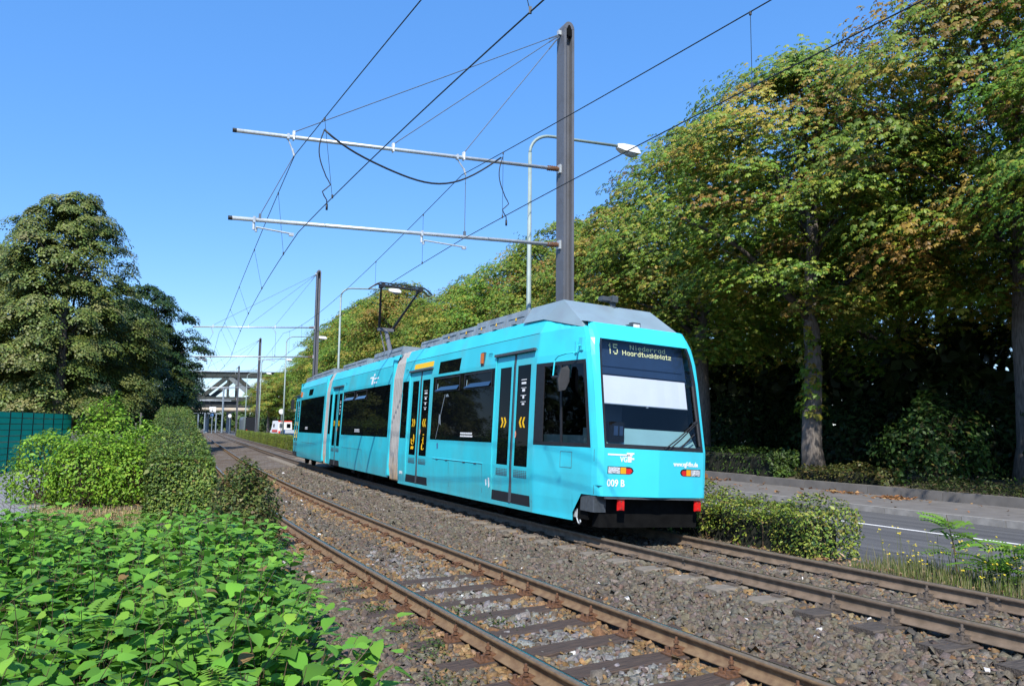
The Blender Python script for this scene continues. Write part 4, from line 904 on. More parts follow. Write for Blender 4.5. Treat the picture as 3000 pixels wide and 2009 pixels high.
for fr, s_ in ((FM, 19.7), (FR, 28.75)):
    b = FMB(fr)
    for k in range(6): b.bx(s_-.09, s_+.09, -(prof(2.9)+.003), -1.1, 2.80+k*.035, 2.815+k*.035)
    b.make('vent_grille', 'cyan_side', TRAM)
b = FMB(FR); b.bx(28.85, 28.97, -1.21, -1.13, 2.8, 3.02); b.make('indicator_lamp', 'orange', TRAM)
b = FMB(FR); b.bx(30.7, 30.85, -1.35, -1.22, 2.3, 2.75); b.tb([(30.5, -1.05, 2.9), (30.78, -1.28, 2.85), (30.78, -1.28, 2.7)], .015, 5); b.make('mirror', 'rubber', TRAM)
# ---- bellows: ribbed rings between the sections
def bellows(fa, sa, fb_, sb, nrib, mat):
    loop = [(-.95, .22), (-1.10, .26), (-1.15, .6), (-1.16, 1.3), (-1.16, 2.8), (-1.10, 3.18), (-.98, 3.44), (-.9, 3.50), (.9, 3.50), (.98, 3.44), (1.10, 3.18), (1.16, 2.8), (1.16, 1.3), (1.15, .6), (1.10, .26), (.95, .22)]
    b = MB(); n = nrib*4; k = len(loop); vs = []
    for i in range(n+1):
        t = i/n; ph = (i % 4); d = {0: -.15, 1: -.02, 2: .012, 3: -.02}[ph]
        for l, z in loop:
            r_ = math.hypot(l, z-1.8); l2, z2 = l+l/r_*d, z+(z-1.8)/r_*d
            if z < .3: z2 -= .0
            vs.append(fa(sa, l2, z2)*(1-t)+fb_(sb, l2, z2)*t)
    b.add(vs, [(i*k+j, i*k+(j+1) % k, (i+1)*k+(j+1) % k, (i+1)*k+j) for i in range(n) for j in range(k)]); b.m = [1 if (i % 4) in (3, 0) else 0 for i in range(n) for j in range(k)]  # groove faces get the darker material: fold shade and dirt put into the colour
    return b.obj('bellows', [mat, 'bellow_fold_shade'], TRAM, False, TO)
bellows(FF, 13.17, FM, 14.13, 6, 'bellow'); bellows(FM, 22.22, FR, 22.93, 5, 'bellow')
b = FMB(FM); b.bx(14.1, 14.2, -1.19, -1.10, .34, 3.3); b.make('edge_trim', 'cyan', TRAM); b = FMB(FR); b.bx(22.9, 23.0, -1.19, -1.10, .34, 3.3); b.make('edge_trim', 'cyan', TRAM)
# ---- pantograph
pb = FMB(FM); pb.bx(17.25, 18.0, -.6, .6, 3.46, 3.62); pb.bx(17.3, 17.4, -.7, .7, 3.5, 3.7); pb.bx(18.2, 18.3, -.7, .7, 3.5, 3.7); PAN = pb.make('pantograph', 'roof_grey', TRAM)
b = FMB(FM); b.tb([(18.55, .0, 3.65), (19.7, .0, 4.86)], [.085, .065], 10); b.tb([(18.75, -.12, 3.65), (19.85, -.14, 4.80)], .022, 6); b.bx(19.62, 19.82, -.26, .26, 4.80, 4.90); b.make('lower_arm', 'mast', PAN)
b = FMB(FM); b.tb([(19.72, -.22, 4.86), (18.3, -.62, 6.0)], [.045, .03], 8); b.tb([(19.72, .22, 4.86), (18.3, .62, 6.0)], [.045, .03], 8); b.make('upper_arm', 'rubber', PAN)
b = FMB(FM)
for ds in (-.16, .16): b.tb([(18.22+ds, -1.0, 5.90), (18.22+ds, -.85, 6.02), (18.22+ds, -.72, 6.09), (18.22+ds, .72, 6.09), (18.22+ds, .85, 6.02), (18.22+ds, 1.0, 5.90)], .025, 6)
for l in (-.62, .62): b.bx(18.0, 18.44, l-.05, l+.05, 5.97, 6.07)
b.tb([(18.22, -.66, 6.02), (18.22, .66, 6.02)], .03, 8); b.make('collector_head', 'rubber', PAN)

# ================================================================== MASTS, WIRES, STREET LAMPS
MS = [11.9, 48.0, 92.0, 140.0]
def mast_build():
    t = thing('catenary_mast', 'tall grey catenary mast standing right behind the cab roof of the tram', 'mast', (0, 0, 0), 0, 'catenary masts along the tram track')
    b = MB(); H = 12.45; W_, D_ = .155, .20
    out = [(-W_, -D_), (-.085, -D_), (-.085, -D_+.15), (.085, -D_+.15), (.085, -D_), (W_, -D_), (W_, D_), (.085, D_), (.085, D_-.15), (-.085, D_-.15), (-.085, D_), (-W_, D_)]
    b.prism([(x, y, 0) for x, y in out], (0, 0, H)); b.obj('mast_shaft', 'mast', t)
    b = MB(); arc = [(W_*math.cos(a), H-.01+.20*math.sin(a)) for a in np.linspace(0, math.pi, 13)]
    for y0, y1, cut in ((-D_, D_, 0),): b.prism([(x, -D_, z) for x, z in arc], (0, 2*D_, 0))
    for y_ in (-D_-.004, D_-.006): b.prism([(.085*math.cos(a), y_, H-.2+(.30*math.sin(a) if math.sin(a) > .02 else 0)) for a in np.linspace(0, math.pi, 9)], (0, .01, 0), 1)  # black half-discs: the shadow under the cap arch, painted on
    b.obj('mast_cap', ['mast', 'under'], t)
    b = MB(); b.box((0, 0, .0), (.7, .7, .18)); b.obj('mast_footing', 'concrete', t)
    def arm(z0, zt, nm):
        b = MB(); b.tube([(-.20, 0, z0), (-8.20, 0, zt)], .045, 10); o = b.obj('cross_arm', 'steel', t, True)
        b = MB(); b.tube([(-8.19, 0, zt), (-8.27, 0, zt-.003)], .047, 10); b.obj('end_cap', 'rubber', o)
        b = MB(); b.tube([(-.20, 0, z0), (-.42, 0, z0-.012)], .055, 10); 
        for k in range(5): b.tube([(-.26-k*.06, 0, z0-.004*k), (-.285-k*.06, 0, z0-.004*k)], .07, 10)
        b.obj('arm_insulator', 'clip', o); b = MB(); b.box((-.17, 0, z0), (.08, .16, .22)); b.obj('arm_bracket', 'steel', o)
        return o
    zl, zu = lambda x: 6.585+(x+.2)*.04, lambda x: 8.61+(x+.2)*.05
    al, au = arm(zl(-.2), zl(-8.2), 'lower'), arm(zu(-.2), zu(-8.2), 'upper')
    def clamp(x, zf, par):
        b = MB(); z = zf(x); b.box((x, 0, z+.06), (.05, .09, .16)); b.box((x, 0, z-.0), (.035, .12, .13)); b.obj('clamp', 'lamp_white', par)
    for x in (-6.98, -4.68, -2.88):
        b = MB(); b.tube([(-.13, 0, 12.36), (-.5, 0, 12.36+(zu(x)-12.36)*.4/(-x-.13)*.9)], .02, 5); z = zu(x)+.12
        b.tube([(-.3, 0, 12.36+(z-12.36)*.17/(-x-.13)), (x, 0, z)], .011, 4); b.obj('stay_rope', 'stay', t); clamp(x, zu, au)
    b = MB(); b.box((-.18, 0, 12.37), (.12, .1, .12)); b.obj('stay_bracket', 'steel', t)
    for x, xc in ((-7.74, -6.95), (-3.92, -2.85)):       # steady arms to the contact wires
        b = MB(); z = zl(x); b.box((x, 0, z-.0), (.05, .11, .13)); b.tube([(x, 0, z), (x, 0, z-.22)], .03, 8); b.tube([(x+.05, 0, z-.18), (x+.05, 0, z-.26)], .03, 6); b.obj('steady_bracket', 'steel', al)
        b = MB(); b.tube([(x+.04, -.05, z-.17), (xc, -.05, zl(xc)-.26)], .020, 8); b.box((xc, -.05, zl(xc)-.28), (.10, .07, .07)); b.obj('steady_arm', 'steel', al)
    for x, xm in ((-7.10, -6.95), (-3.05, -2.82)):       # messenger hangers under the upper arm
        b = MB(); z = zu(x); b.box((x, 0, z), (.05, .10, .12)); b.tube([(x, 0, z-.05), (xm-.05, 0, z-.28)], .016, 6); b.tube([(xm-.05, 0, z-.26), (xm, 0, z-.42)], .026, 8); b.obj('wire_hanger', 'steel', au)
        b = MB(); x2 = -7.62 if x < -5 else xm; b.tube([(xm, 0, z-.40), (x2, 0, zl(x2)+.12)], .009, 4); b.box((x2, 0, zl(x2)+.07), (.05, .07, .14)); b.obj('hanger_rope', 'stay', au)
    return t
MAST = mast_build()
ML = ['tall grey catenary mast standing right behind the cab roof of the tram', 'grey catenary mast rising above the rear section of the tram', 'dark catenary mast with crossarms in front of the bridge beside the hedge', 'farthest slim catenary mast, beside the bridge girder']
for i, s_ in enumerate(MS):
    m = MAST if i == 0 else tree_copy(MAST)
    m['label'] = ML[i]; m.location = TP(s_, 7.12 if i == 0 else (6.62 if i == 1 else 6.4), -.06); m.rotation_euler = (0, 0, TA(s_))
    if i == 1: m.scale = (.945, 1, .99)
    if i > 1: m.scale = (.92, 1, .98)
def wire_z(s, zend, sag):
    ends = [-26]+MS+[190]
    z = np.zeros_like(s)
    for a_, c_ in zip(ends[:-1], ends[1:]):
        m = (s >= a_) & (s <= c_); t = (s-(a_+c_)/2)/((c_-a_)/2); z = np.where(m, zend-sag*(1-t**2), z)
    return z
def stagger(s, amp): 
    ends = [-26]+MS+[190]; v = [amp*(-1)**i for i in range(len(ends))]; return np.interp(s, ends, v)
def wire(name, off, zend, sag, amp, r, label, cat, sag_c=0):
    s_ = np.concatenate([np.arange(-25.9, 60, .9), np.arange(60, 190, 3.)]); z = wire_z(s_, zend, sag); l = off+stagger(s_, amp)
    b = MB(); P_ = TP(s_, l, z); b.tube(list(P_), r, 5); o = b.obj(name, 'wire', None, True); return tag(o, label, cat)
W = {}
for k, (off, zc_, zm_, lab) in enumerate(((.75, 6.06, 7.80, 'empty track'), (4.32, 6.33, 7.97, 'tram track'))):
    W['c', k] = wire('contact_wire', off, zc_, .03, (.42 if k == 0 else .12), .0095, 'dark lower contact wire running above the middle of the %s' % lab, 'overhead wire')
    W['m', k] = wire('messenger_wire', off-.45*(k == 0), zm_, .80, .12, .0095, 'dark upper messenger wire sagging between masts above the %s' % lab, 'overhead wire')
    for s_ in (-11.5, -5.0, 1.4, 8.9, 14.3, 19.6, 25.5, 31.5, 37.5, 43.5, 54, 62, 71, 80):
        s1 = s_+(0.6 if k else 0); a_ = np.array([s1]); zc1, zm1 = wire_z(a_, zc_, .03)[0], wire_z(a_, zm_, .80)[0]
        if zm1-zc1 < .2: continue
        l0, l1 = off+stagger(s1, .42 if k == 0 else .12), off-.45*(k == 0)+stagger(s1, .12)
        b = MB(); b.tube([TP(s1, l0, zc1), TP(s1, l1, zm1)], .0045, 4); b.box(TP(s1, l0, zc1+.02), (.03, .03, .07)); b.box(TP(s1, l1, zm1-.02), (.03, .03, .05)); b.obj('dropper', 'wire', W['m', k])
# jumper cables between the two overhead lines
b = MB(); q0 = TP(9.6, .34, wire_z(np.array([9.6]), 7.8, .8)[0]); q1 = TP(9.9, 4.35, wire_z(np.array([9.9]), 7.97, .8)[0])
P_ = []
for t in np.linspace(0, 1, 25):
    q = q0*(1-t)+q1*t; q[2] -= 4*.78*t*(1-t)*(1-.12*math.sin(2*math.pi*t)); P_.append(q)
b.tube(P_, .020, 6)
tag(b.obj('jumper_cable', 'wire', None, True), 'thick black cable drooping between the two overhead lines beside the near mast', 'cable')
for k, (s_, off, zc_, zm_, lab) in enumerate(((9.5, .33, 6.04, 7.55, 'empty track'), (9.8, 4.35, 6.31, 7.78, 'tram track'))):
    b = MB(); q = TP(s_, off, zm_); lt = TP(s_, 1, 0)-TP(s_, 0, 0); P_ = []
    zz_ = np.linspace(zm_+.02, zc_+.05, 20)
    for i, z in enumerate(zz_):
        t = i/19; x = -.12*math.sin(math.pi*min(1, t*1.6))*(1 if t < .62 else 0)+(.085*math.sin((t-.66)/.26*2*math.pi) if .66 < t < .92 else 0)+.10*t
        P_.append(np.array([q[0], q[1], z])+lt*x)
    b.tube(P_, .012, 5); b.tube([P_[-1], P_[-1]-np.array([0, 0, .12])], .022, 6); tag(b.obj('feeder_cable', 'wire', None, True), 'thin wavy black feeder cable hanging down to the contact wire of the %s' % lab, 'cable')

# street lamps
def lamp_build():
    t = thing('street_lamp', '', 'street lamp', (0, 0, 0), 0, 'street lamps along the road')
    b = MB(); b.tube([(0, 0, 0), (0, 0, 4.), (0, 0, 9.95)], [.085, .075, .055], 10); o = b.obj('post', 'lamp_green', t, True)
    b = MB(); P_ = [(0, 0, 9.94)]+[(.72-.72*math.cos(a), 0, 9.95+.62*math.sin(a)) for a in np.linspace(.1, math.pi/2, 8)]+[(3.1, 0, 10.68)]; b.tube(P_, .048, 8); b.obj('arm', 'lamp_green', t, True)
    b = MB(); sec = lambda x, w, h0, h1: [(x, -w, h0), (x, w, h0), (x, w*.6, h1), (x, -w*.6, h1)]
    S_ = [sec(3.05, .09, 10.60, 10.74), sec(3.25, .16, 10.52, 10.76), sec(3.7, .17, 10.50, 10.75), sec(3.86, .12, 10.52, 10.66)]
    b.add([p_ for q in S_ for p_ in q], [(i*4+k, i*4+(k+1) % 4, (i+1)*4+(k+1) % 4, (i+1)*4+k) for i in range(3) for k in range(4)]+[(3, 2, 1, 0), (12, 13, 14, 15)]); h = b.obj('lamp_head', 'lamp_white', t)
    b = MB(); n = 8; vs = [(3.56+.26*math.cos(k*2*math.pi/12)*s_, .14*math.sin(k*2*math.pi/12)*s_, 10.515-d) for s_, d in ((1, 0), (.85, .07), (.4, .11)) for k in range(12)]
    b.add(vs, [(i*12+k, i*12+(k+1) % 12, (i+1)*12+(k+1) % 12, (i+1)*12+k) for i in range(2) for k in range(12)]+[tuple(24+k for k in range(12))]); b.obj('glass_bowl', 'lamp_glass', h, True)
    return t
LAMP = lamp_build()
for i, (s_, lab) in enumerate(((14.5, 'pale green street lamp whose arm passes behind the tall near mast'), (43.2, 'street lamp with a bent arm reaching behind the pantograph of the tram'), (72.5, 'street lamp in front of the orange tinted trees near the ambulance'), (101, 'small distant street lamp standing by the second mast from the bridge'), (131, 'tiny distant street lamp in front of the bridge girder'))):
    l = LAMP if i == 0 else tree_copy(LAMP); l['label'] = lab; l.location = TP(s_, 7.35, -.05); l.rotation_euler = (0, 0, TA(s_))

# ================================================================== BRIDGE, VEHICLES, SIGNS FAR AWAY
BY = 186.0
def bridge():
    t = thing('railway_bridge', 'old green steel truss railway bridge crossing over the tracks in the distance', 'bridge', (-62, BY, 0), -.05)
    b = MB(); b.box((0, 0, 6.9), (70, 1.0, 1.9)); b.obj('girder', 'bridge_dark', t)
    b = MB(); b.box((0, -1.2, 8.05), (70, .15, 1.0)); o = b.obj('parapet', 'bridge_green', t)
    for x in np.arange(-34, 35, 3.4):
        c = MB(); c.box((x, -1.32, 7.9), (.16, .12, 1.6)); c.obj('stiffener', 'bridge_dark', t)
    b = MB(); b.box((0, 0, 13.9), (56, .9, 1.0)); b.obj('top_chord', 'bridge_green', t); b = MB(); b.box((0, 0, 14.5), (56.4, 1.5, .2)); b.obj('top_plate', 'bridge_dark', t)
    b = MB(); b.box((0, 5, 13.9), (56, .9, 1.0)); b.obj('top_chord', 'bridge_green', t)
    xs = np.arange(-26, 27, 6.5)
    for i in range(len(xs)-1):
        for y in (0, 5):
            a_, c_ = xs[i], xs[i+1]; up = i % 2 == 0
            p0, p1 = (a_, y, 8.4 if up else 13.6), (c_, y, 13.6 if up else 8.4); d = np.array(p1)-np.array(p0); L = np.linalg.norm(d); R_ = np.array(Matrix.Rotation(-math.atan2(d[2], d[0]), 3, 'Y'))
            c = MB(); c.box((np.array(p0)+np.array(p1))/2, (L, .5, .95), 0, R_); c.obj('diagonal', 'bridge_light' if (y == 0 and i % 4 == 3) else 'bridge_green', t)
            if up:
                c = MB(); c.box((c_, y, 10.8), (.45, .45, 4.6)); c.obj('vertical', 'bridge_green', t)
    b = MB(); b.box((0, 2.5, 7.3), (70, 5, .4)); b.obj('deck', 'bridge_dark', t)
    for x in (-40, 38):
        b = MB(); b.box((x, 2.5, 3), (8, 9, 7)); b.obj('abutment', 'concrete', t)
    return t
bridge()
b = MB(); b.tube([(-100, BY-3, 5.45), (-62, BY-3, 5.45), (-40, BY-4, 5.45), (-22, BY-4, 5.45)], .46, 12)
o = b.obj('pipe', 'pipe', None, True); tag(o, 'thick pale insulated pipe slung under the railway bridge', 'pipe')
for x in np.arange(-98, -24, 6.):
    c = MB(); c.tube([(x, BY-3, 5.45), (x+.25, BY-3, 5.45)], .49, 12); c.obj('pipe_collar', 'roof_grey', o)
for i, x in enumerate((-83, -75.5, -70)):
    b = MB(); b.box((x, BY+6, 2.6), (.9, .9, 5.4)); b.box((x, BY+6, 5.2), (1.8, 1.4, .4)); tag(b.obj('bridge_column', 'roof_grey'), 'grey column under the railway bridge, %s from the tracks' % ('farthest', 'second', 'nearest')[i], 'column')
# ambulance
PX = lambda x, y, d: np.array([(x-1500)/2257.8*d, d, 0])
def wheel(par, x, y, r=.36):
    b = MB(); b.tube([(x-.11, y, r), (x+.11, y, r)], r, 16); o = b.obj('wheel', 'rubber', par); b = MB(); b.tube([(x-.12, y, r), (x+.12, y, r)], r*.55, 10); b.obj('rim', 'steel', o)
def ambulance(q, rz):
    t = thing('ambulance', 'white ambulance with red stripes driving on the road under the trees', 'ambulance', q, rz)
    b = MB(); b.prism([(-1.02, -2.4, .55), (1.02, -2.4, .55), (1.05, -2.4, 1.4), (.98, -2.4, 2.68), (-.98, -2.4, 2.68), (-1.05, -2.4, 1.4)], (0, 4.4, 0)); b.prism([(1.0, 2.0, .5), (1.0, 3.6, .5), (1.0, 3.7, 1.15), (1.0, 2.9, 1.3), (1.0, 2.2, 2.1), (1.0, 2.0, 2.1)], (-2.0, 0, 0)); b.obj('body', 'amb_white', t)
    for x in (-.52, .52):
        b = MB(); b.box((x, -2.41, 1.93), (.55, .03, .6)); b.obj('rear_window', 'black_glass', t)
        b = MB(); b.box((x, -2.415, .95), (.85, .03, .42)); b.obj('red_stripe', 'amb_red', t)
    b = MB(); b.box((0, -2.3, 2.60), (1.98, .25, .16)); b.obj('light_bar', 'amb_red', t)
    for sx in (-1, 1):
        b = MB(); b.box((sx*1.055, -.2, 1.15), (.02, 4.0, .35)); b.obj('red_stripe', 'amb_red', t); b = MB(); b.box((sx*1.03, .6, 1.95), (.03, .9, .5)); b.obj('side_window', 'black_glass', t)
        wheel(t, sx*.9, -1.4); wheel(t, sx*.9, 2.7); b = MB(); b.box((sx*.85, -2.42, .8), (.16, .03, .3)); b.obj('tail_light', 'red', t)
    b = MB(); b.box((0, -2.45, .5), (2.0, .16, .18)); b.obj('bumper', 'roof_grey', t)
ambulance(PX(832, 0, 118)+np.array([0, 0, -.13]), TA(113)+.10)
def car(q, rz):
    t = thing('parked_car', 'dark blue car with bright rear window standing in front of the ambulance', 'car', q, rz)
    b = MB(); sec = [(-2.1, .35, .85), (-2.0, .3, 1.0), (-1.5, .28, 1.02), (1.0, .28, .98), (1.9, .3, .85), (2.1, .4, .65)]
    b.add([p_ for y, z0, z1 in sec for p_ in ((-.86, y, z0), (.86, y, z0), (.84, y, z1), (-.84, y, z1))], [(i*4+k, i*4+(k+1) % 4, (i+1)*4+(k+1) % 4, (i+1)*4+k) for i in range(5) for k in range(4)]+[(3, 2, 1, 0), (20, 21, 22, 23)])
    b.add([(-.8, -1.75, 1.0), (.8, -1.75, 1.0), (.62, -1.15, 1.46), (-.62, -1.15, 1.46), (-.8, .95, .98), (.8, .95, .98), (.62, .2, 1.45), (-.62, .2, 1.45)], [(3, 2, 6, 7), (0, 3, 7, 4), (1, 5, 6, 2), (4, 7, 6, 5), (0, 1, 2, 3)]); b.obj('body', 'car_blue', t)
    b = MB(); b.quad((-.70, -1.76, 1.04), (.70, -1.76, 1.04), (.56, -1.20, 1.43), (-.56, -1.20, 1.43)); b.obj('rear_window', 'lamp_glass', t)
    for sx in (-1, 1):
        b = MB(); b.quad((sx*.805, -1.5, 1.04), (sx*.805, .7, 1.03), (sx*.655, .2, 1.4), (sx*.655, -1.1, 1.4)); b.obj('side_window', 'black_glass', t)
        b = MB(); b.box((sx*.66, -2.09, .78), (.3, .06, .16)); b.obj('tail_light', 'red', t)
        for y in (-1.3, 1.35): wheel(t, sx*.78, y, .31)
    b = MB(); b.box((0, -2.11, .62), (.5, .02, .11)); b.obj('number_plate', 'white', t)
car(PX(850, 0, 96)+np.array([0, 0, -.13]), TA(97)+.10)
def van(q, rz):
    t = thing('dark_lorry', 'dark box lorry with a grey rounded front edge parked by the hedge near the bridge', 'lorry', q, rz)
    b = MB(); b.prism([(-1.15, -3, .6), (1.15, -3, .6), (1.2, -3, 3.0), (1.0, -3, 3.35), (-1.0, -3, 3.35), (-1.2, -3, 3.0)], (0, 6, 0)); b.obj('box_body', 'dark_van', t)
    b = MB(); b.prism([(-1.26, -3.05, .7), (-1.0, -3.05, .7), (-1.0, -3.05, 3.4), (-1.14, -3.05, 3.34), (-1.26, -3.05, 2.9)], (0, 5.9, 0)); b.obj('edge_panel', 'van_grey', t)
    b = MB(); b.box((-.6, -3.03, 1.1), (.2, .05, .16)); b.obj('tail_light', 'red', t)
    for sx in (-1, 1):
        for y in (-1.8, 1.9): wheel(t, sx*.95, y, .45)
van(PX(735, 0, 138)+np.array([0, 0, -.13]), TA(136)+.05)
# signs and stop furniture near the bridge
def sign(nm, lab, q, z, shape, mt, h=2.4):
    t = thing(nm, lab, 'sign', q, -.05); b = MB(); b.tube([(0, 0, 0), (0, 0, z+.1)], .05, 8); b.obj('post', 'roof_grey', t)
    b = MB(); b.prism([(x, -.08, z+y) for x, y in shape], (0, .03, 0)); b.obj('plate', mt, t); return t
circ = lambda r: [(r*math.cos(a), r*math.sin(a)) for a in np.linspace(0, 2*math.pi, 21)[:-1]]
rect = lambda w_, h_: [(-w_, -h_), (w_, -h_), (w_, h_), (-w_, h_)]
def PX(x, y, d): return np.array([(x-1500)/2257.8*d, d, 0])
sign('round_sign', 'round white sign on a post next to the ambulance', PX(830, 0, 96), 3.55, circ(.33), 'lamp_white')
sign('stop_sign', 'white stop sign board with a blue lower part beside the distant tracks', PX(629, 0, 160), 5.0, rect(.7, .55), 'lamp_white')
sign('lane_sign', 'white shield shaped sign in the shade under the bridge', PX(789, 0, 150), 4.2, [(-.5, .45), (.5, .45), (.45, .1), (.18, -.1), (.18, -.5), (-.18, -.5), (-.18, -.1), (-.45, .1)], 'lamp_white')
sign('marker_sign', 'small round white sign on a lamp post by the distant stop', PX(680, 0, 150), 3.6, circ(.36), 'lamp_white')
sign('yellow_sign', 'small yellow and white signal box beside the far end of the hedge', PX(537, 0, 130), 3.0, rect(.35, .5), 'sign_yellow')
sign('direction_sign', 'blue sign plate beneath the white stop board', PX(628, 0, 159), 3.9, rect(.32, .3), 'sign_blue')
for i, (x, d) in enumerate(((658, 172), (571, 178), (588, 176), (607, 182), (640, 182))):
    t = thing('signal_post', 'slim grey post under the bridge, %s along the distant stop' % ordn(i), 'post', PX(x, 0, d), 0, 'slim posts at the distant stop'); b = MB(); b.tube([(0, 0, -.3), (0, 0, 10.3 if i == 0 else 4.6)], .20 if i == 0 else .16, 8); b.obj('shaft', 'roof_grey', t)
    b = MB(); b.box((-2.2 if i == 0 else 0, 0, 7.2 if i == 0 else 4.5), (8 if i == 0 else 2.5, .12, .12)); b.obj('cross_bar', 'steel', t)

# ================================================================== TREES
def kite(L, w, ang, drop, off=0., up=0.):
    c, s_ = math.cos(ang), math.sin(ang)
    P_ = np.array([(off, 0, 0), (off+L*.5, w/2, up-drop*.25), (off+L, 0, -drop), (off+L*.5, -w/2, up-drop*.25)])
    return np.stack([P_[:, 0]*c-P_[:, 1]*s_, P_[:, 0]*s_+P_[:, 1]*c, P_[:, 2]], 1)
def fan(n, L, w, spread, drop):
    T = np.concatenate([kite(L*(1-.22*abs(2*i/(n-1)-1)), w, math.radians(spread)*(i/(n-1)-.5)*2, drop) for i in range(n)])
    return T, np.arange(4*n).reshape(n, 4)
def obov(L, w, ang, drop):
    c, s_ = math.cos(ang), math.sin(ang); P_ = np.array([(0, 0, 0), (L*.68, w/2, -drop*.4), (L, 0, -drop), (L*.68, -w/2, -drop*.4)])
    return np.stack([P_[:, 0]*c-P_[:, 1]*s_, P_[:, 0]*s_+P_[:, 1]*c, P_[:, 2]], 1)
PALM = (np.concatenate([obov(L, w_, math.radians(a), d) for L, w_, a, d in ((.21, .11, 0, .07), (.19, .10, 52, .10), (.20, .10, -48, .09), (.15, .08, 105, .11), (.15, .09, -115, .10))]), np.arange(20).reshape(5, 4))
LIND = (np.concatenate([kite(.12, .095, a, .03, .02)+np.array([0, 0, z]) for a, z in ((.3, 0), (2.3, .03), (4.4, -.03))]), np.arange(12).reshape(3, 4))
def pinnate(n=6, L=.30, l=.055, w=.026):
    ts = []
    for i in range(n):
        x = L*(i+1)/(n+.5)
        for sg in (-1, 1): ts.append(kite(l, w, sg*1.25, .012)+np.array([x, 0, -.10*(x/L)**2]))
    ts.append(kite(l, w, 0, .02)+np.array([L, 0, -.10])); return np.concatenate(ts), np.arange(4*len(ts)).reshape(-1, 4)
PINN = pinnate()
def crown_points(rs, H, zb, R, prof, n_clump, per, rc, flat, inner=.28, lump=.22, tilt=.95):
    """leaf positions and normals gathered in clumps set on and inside a lumpy envelope"""
    t = rs.uniform(0, 1, n_clump*4); r_ = np.interp(t, *prof); keep = rs.uniform(0, 1, len(t)) < r_+.12; t = t[keep][:n_clump]; n_clump = len(t)
    az = rs.uniform(0, 2*math.pi, n_clump); k1, k2 = rs.uniform(0, 6.28, 2)
    lm = 1+lump*(np.sin(3*az+k1+5*t)*.5+np.sin(5*az-7*t+k2)*.5); rad = np.interp(t, *prof)*R*lm
    f = np.where(rs.uniform(0, 1, n_clump) < inner, rs.uniform(.2, .8, n_clump), rs.uniform(.84, 1.04, n_clump)*np.where(rs.uniform(0, 1, n_clump) < .10, 1.17, 1.))
    C = np.stack([np.cos(az)*rad*f, np.sin(az)*rad*f, zb+t*(H-zb)], 1); out = np.stack([np.cos(az), np.sin(az), 0*az+.55], 1)
    cs = rc*np.exp(rs.normal(0, .22, n_clump))*np.where(t > .9, .7, 1)
    ci = np.repeat(np.arange(n_clump), per); n = len(ci)
    a = rs.uniform(0, 2*math.pi, n); ro = np.sqrt(rs.uniform(0, 1, n)); 
    loc = np.stack([np.cos(a)*ro, np.sin(a)*ro, flat*(np.sqrt(np.maximum(0, 1-ro**2))-.65)+rs.normal(0, .12, n)], 1)*cs[ci][:, None]
    loc[:, 2] -= .18*np.maximum(0, (loc[:, :2]*out[ci][:, :2]).sum(1))
    P_ = C[ci]+loc
    N_ = np.stack([np.cos(a)*ro*.9, np.sin(a)*ro*.9, 0*a+.9], 1)+out[ci]*tilt+rs.normal(0, .33, (n, 3))
    az2 = np.arctan2(loc[:, 1]+out[ci][:, 1]*.4, loc[:, 0]+out[ci][:, 0]*.4)
    return P_, N_, az2, ci, C, t
def crown_mesh(name, seed, H, zb, R, prof, n_clump, per, rc, flat, tmpl, scale, cols, w, clump_cols, mat, brown=.3, **kw):
    rs = RS(seed); P_, N_, az, ci, C, t = crown_points(rs, H, zb, R, prof, n_clump, per, rc, flat, **kw); n = len(P_)
    Nn = N_/np.linalg.norm(N_, axis=1, keepdims=True)
    x = np.stack([np.cos(az), np.sin(az), 0*az-.55], 1)+rs.normal(0, .35, (n, 3)); x -= Nn*(x*Nn).sum(1, keepdims=True); x /= np.linalg.norm(x, axis=1, keepdims=True)
    R_ = np.stack([x, np.cross(Nn, x), Nn], -1)
    c = palette(rs, n, cols, w, .2); nb = C.shape[0]; bt = rs.uniform(0, 1, nb); cc = palette(rs, nb, clump_cols, [1]*len(clump_cols), .15); m = (bt[ci] < brown) & (rs.uniform(0, 1, n) < .75); c[m] = cc[ci[m]]*rs.uniform(.8, 1.2, (m.sum(), 1))
    V, F, K = scatter(tmpl[0], tmpl[1], P_, R_, scale*np.exp(rs.normal(0, .16, n)), c); return np_mesh(name, V, F, mat, K), C
def trunk_mesh(seed, H, zb, r, C, nl=9, mat='bark'):
    rs = RS(seed); b = MB(); lean = rs.uniform(-.25, .25, 2)
    zs = np.linspace(-.3, H*.72, 9); ctr = lambda z: np.array([lean[0]*(max(z, 0)/H)**1.5*2+.06*math.sin(z*1.3), lean[1]*(max(z, 0)/H)**1.5*2+.05*math.cos(z*1.1), z])
    b.tube([ctr(z) for z in zs], [r*(1.35 if z < 0 else 1.08 if z < .8 else 1)*(1-.72*max(0, z)/H) for z in zs], 12)
    limb = MB()
    hi = np.nonzero(C[:, 2] > H*.48)[0]; pick = rs.choice(hi, min(nl*4, len(hi)), replace=False)
    for i, k in enumerate(pick):
        tgt = C[k]*np.array([.9, .9, 1]); z0 = max(zb*.9, H*.36, min(H*.6, tgt[2]-np.hypot(*tgt[:2])*.75)); p0 = ctr(z0); big = i < nl
        mid = p0*.45+tgt*.55+np.array([0, 0, .5]); r0_ = r*(.38 if big else .14); limb.tube([p0, (p0+mid)/2+rs.normal(0, .12, 3), mid+rs.normal(0, .15, 3), tgt], [r0_, r0_*.75, r0_*.5, r0_*.15], 6)
    out = []
    for q, nm in ((b, 'trunk'), (limb, 'limbs')):
        o = q.obj(nm, mat if nm == 'trunk' else 'limb', None, True); out.append(o.data); bpy.data.objects.remove(o)
    return out
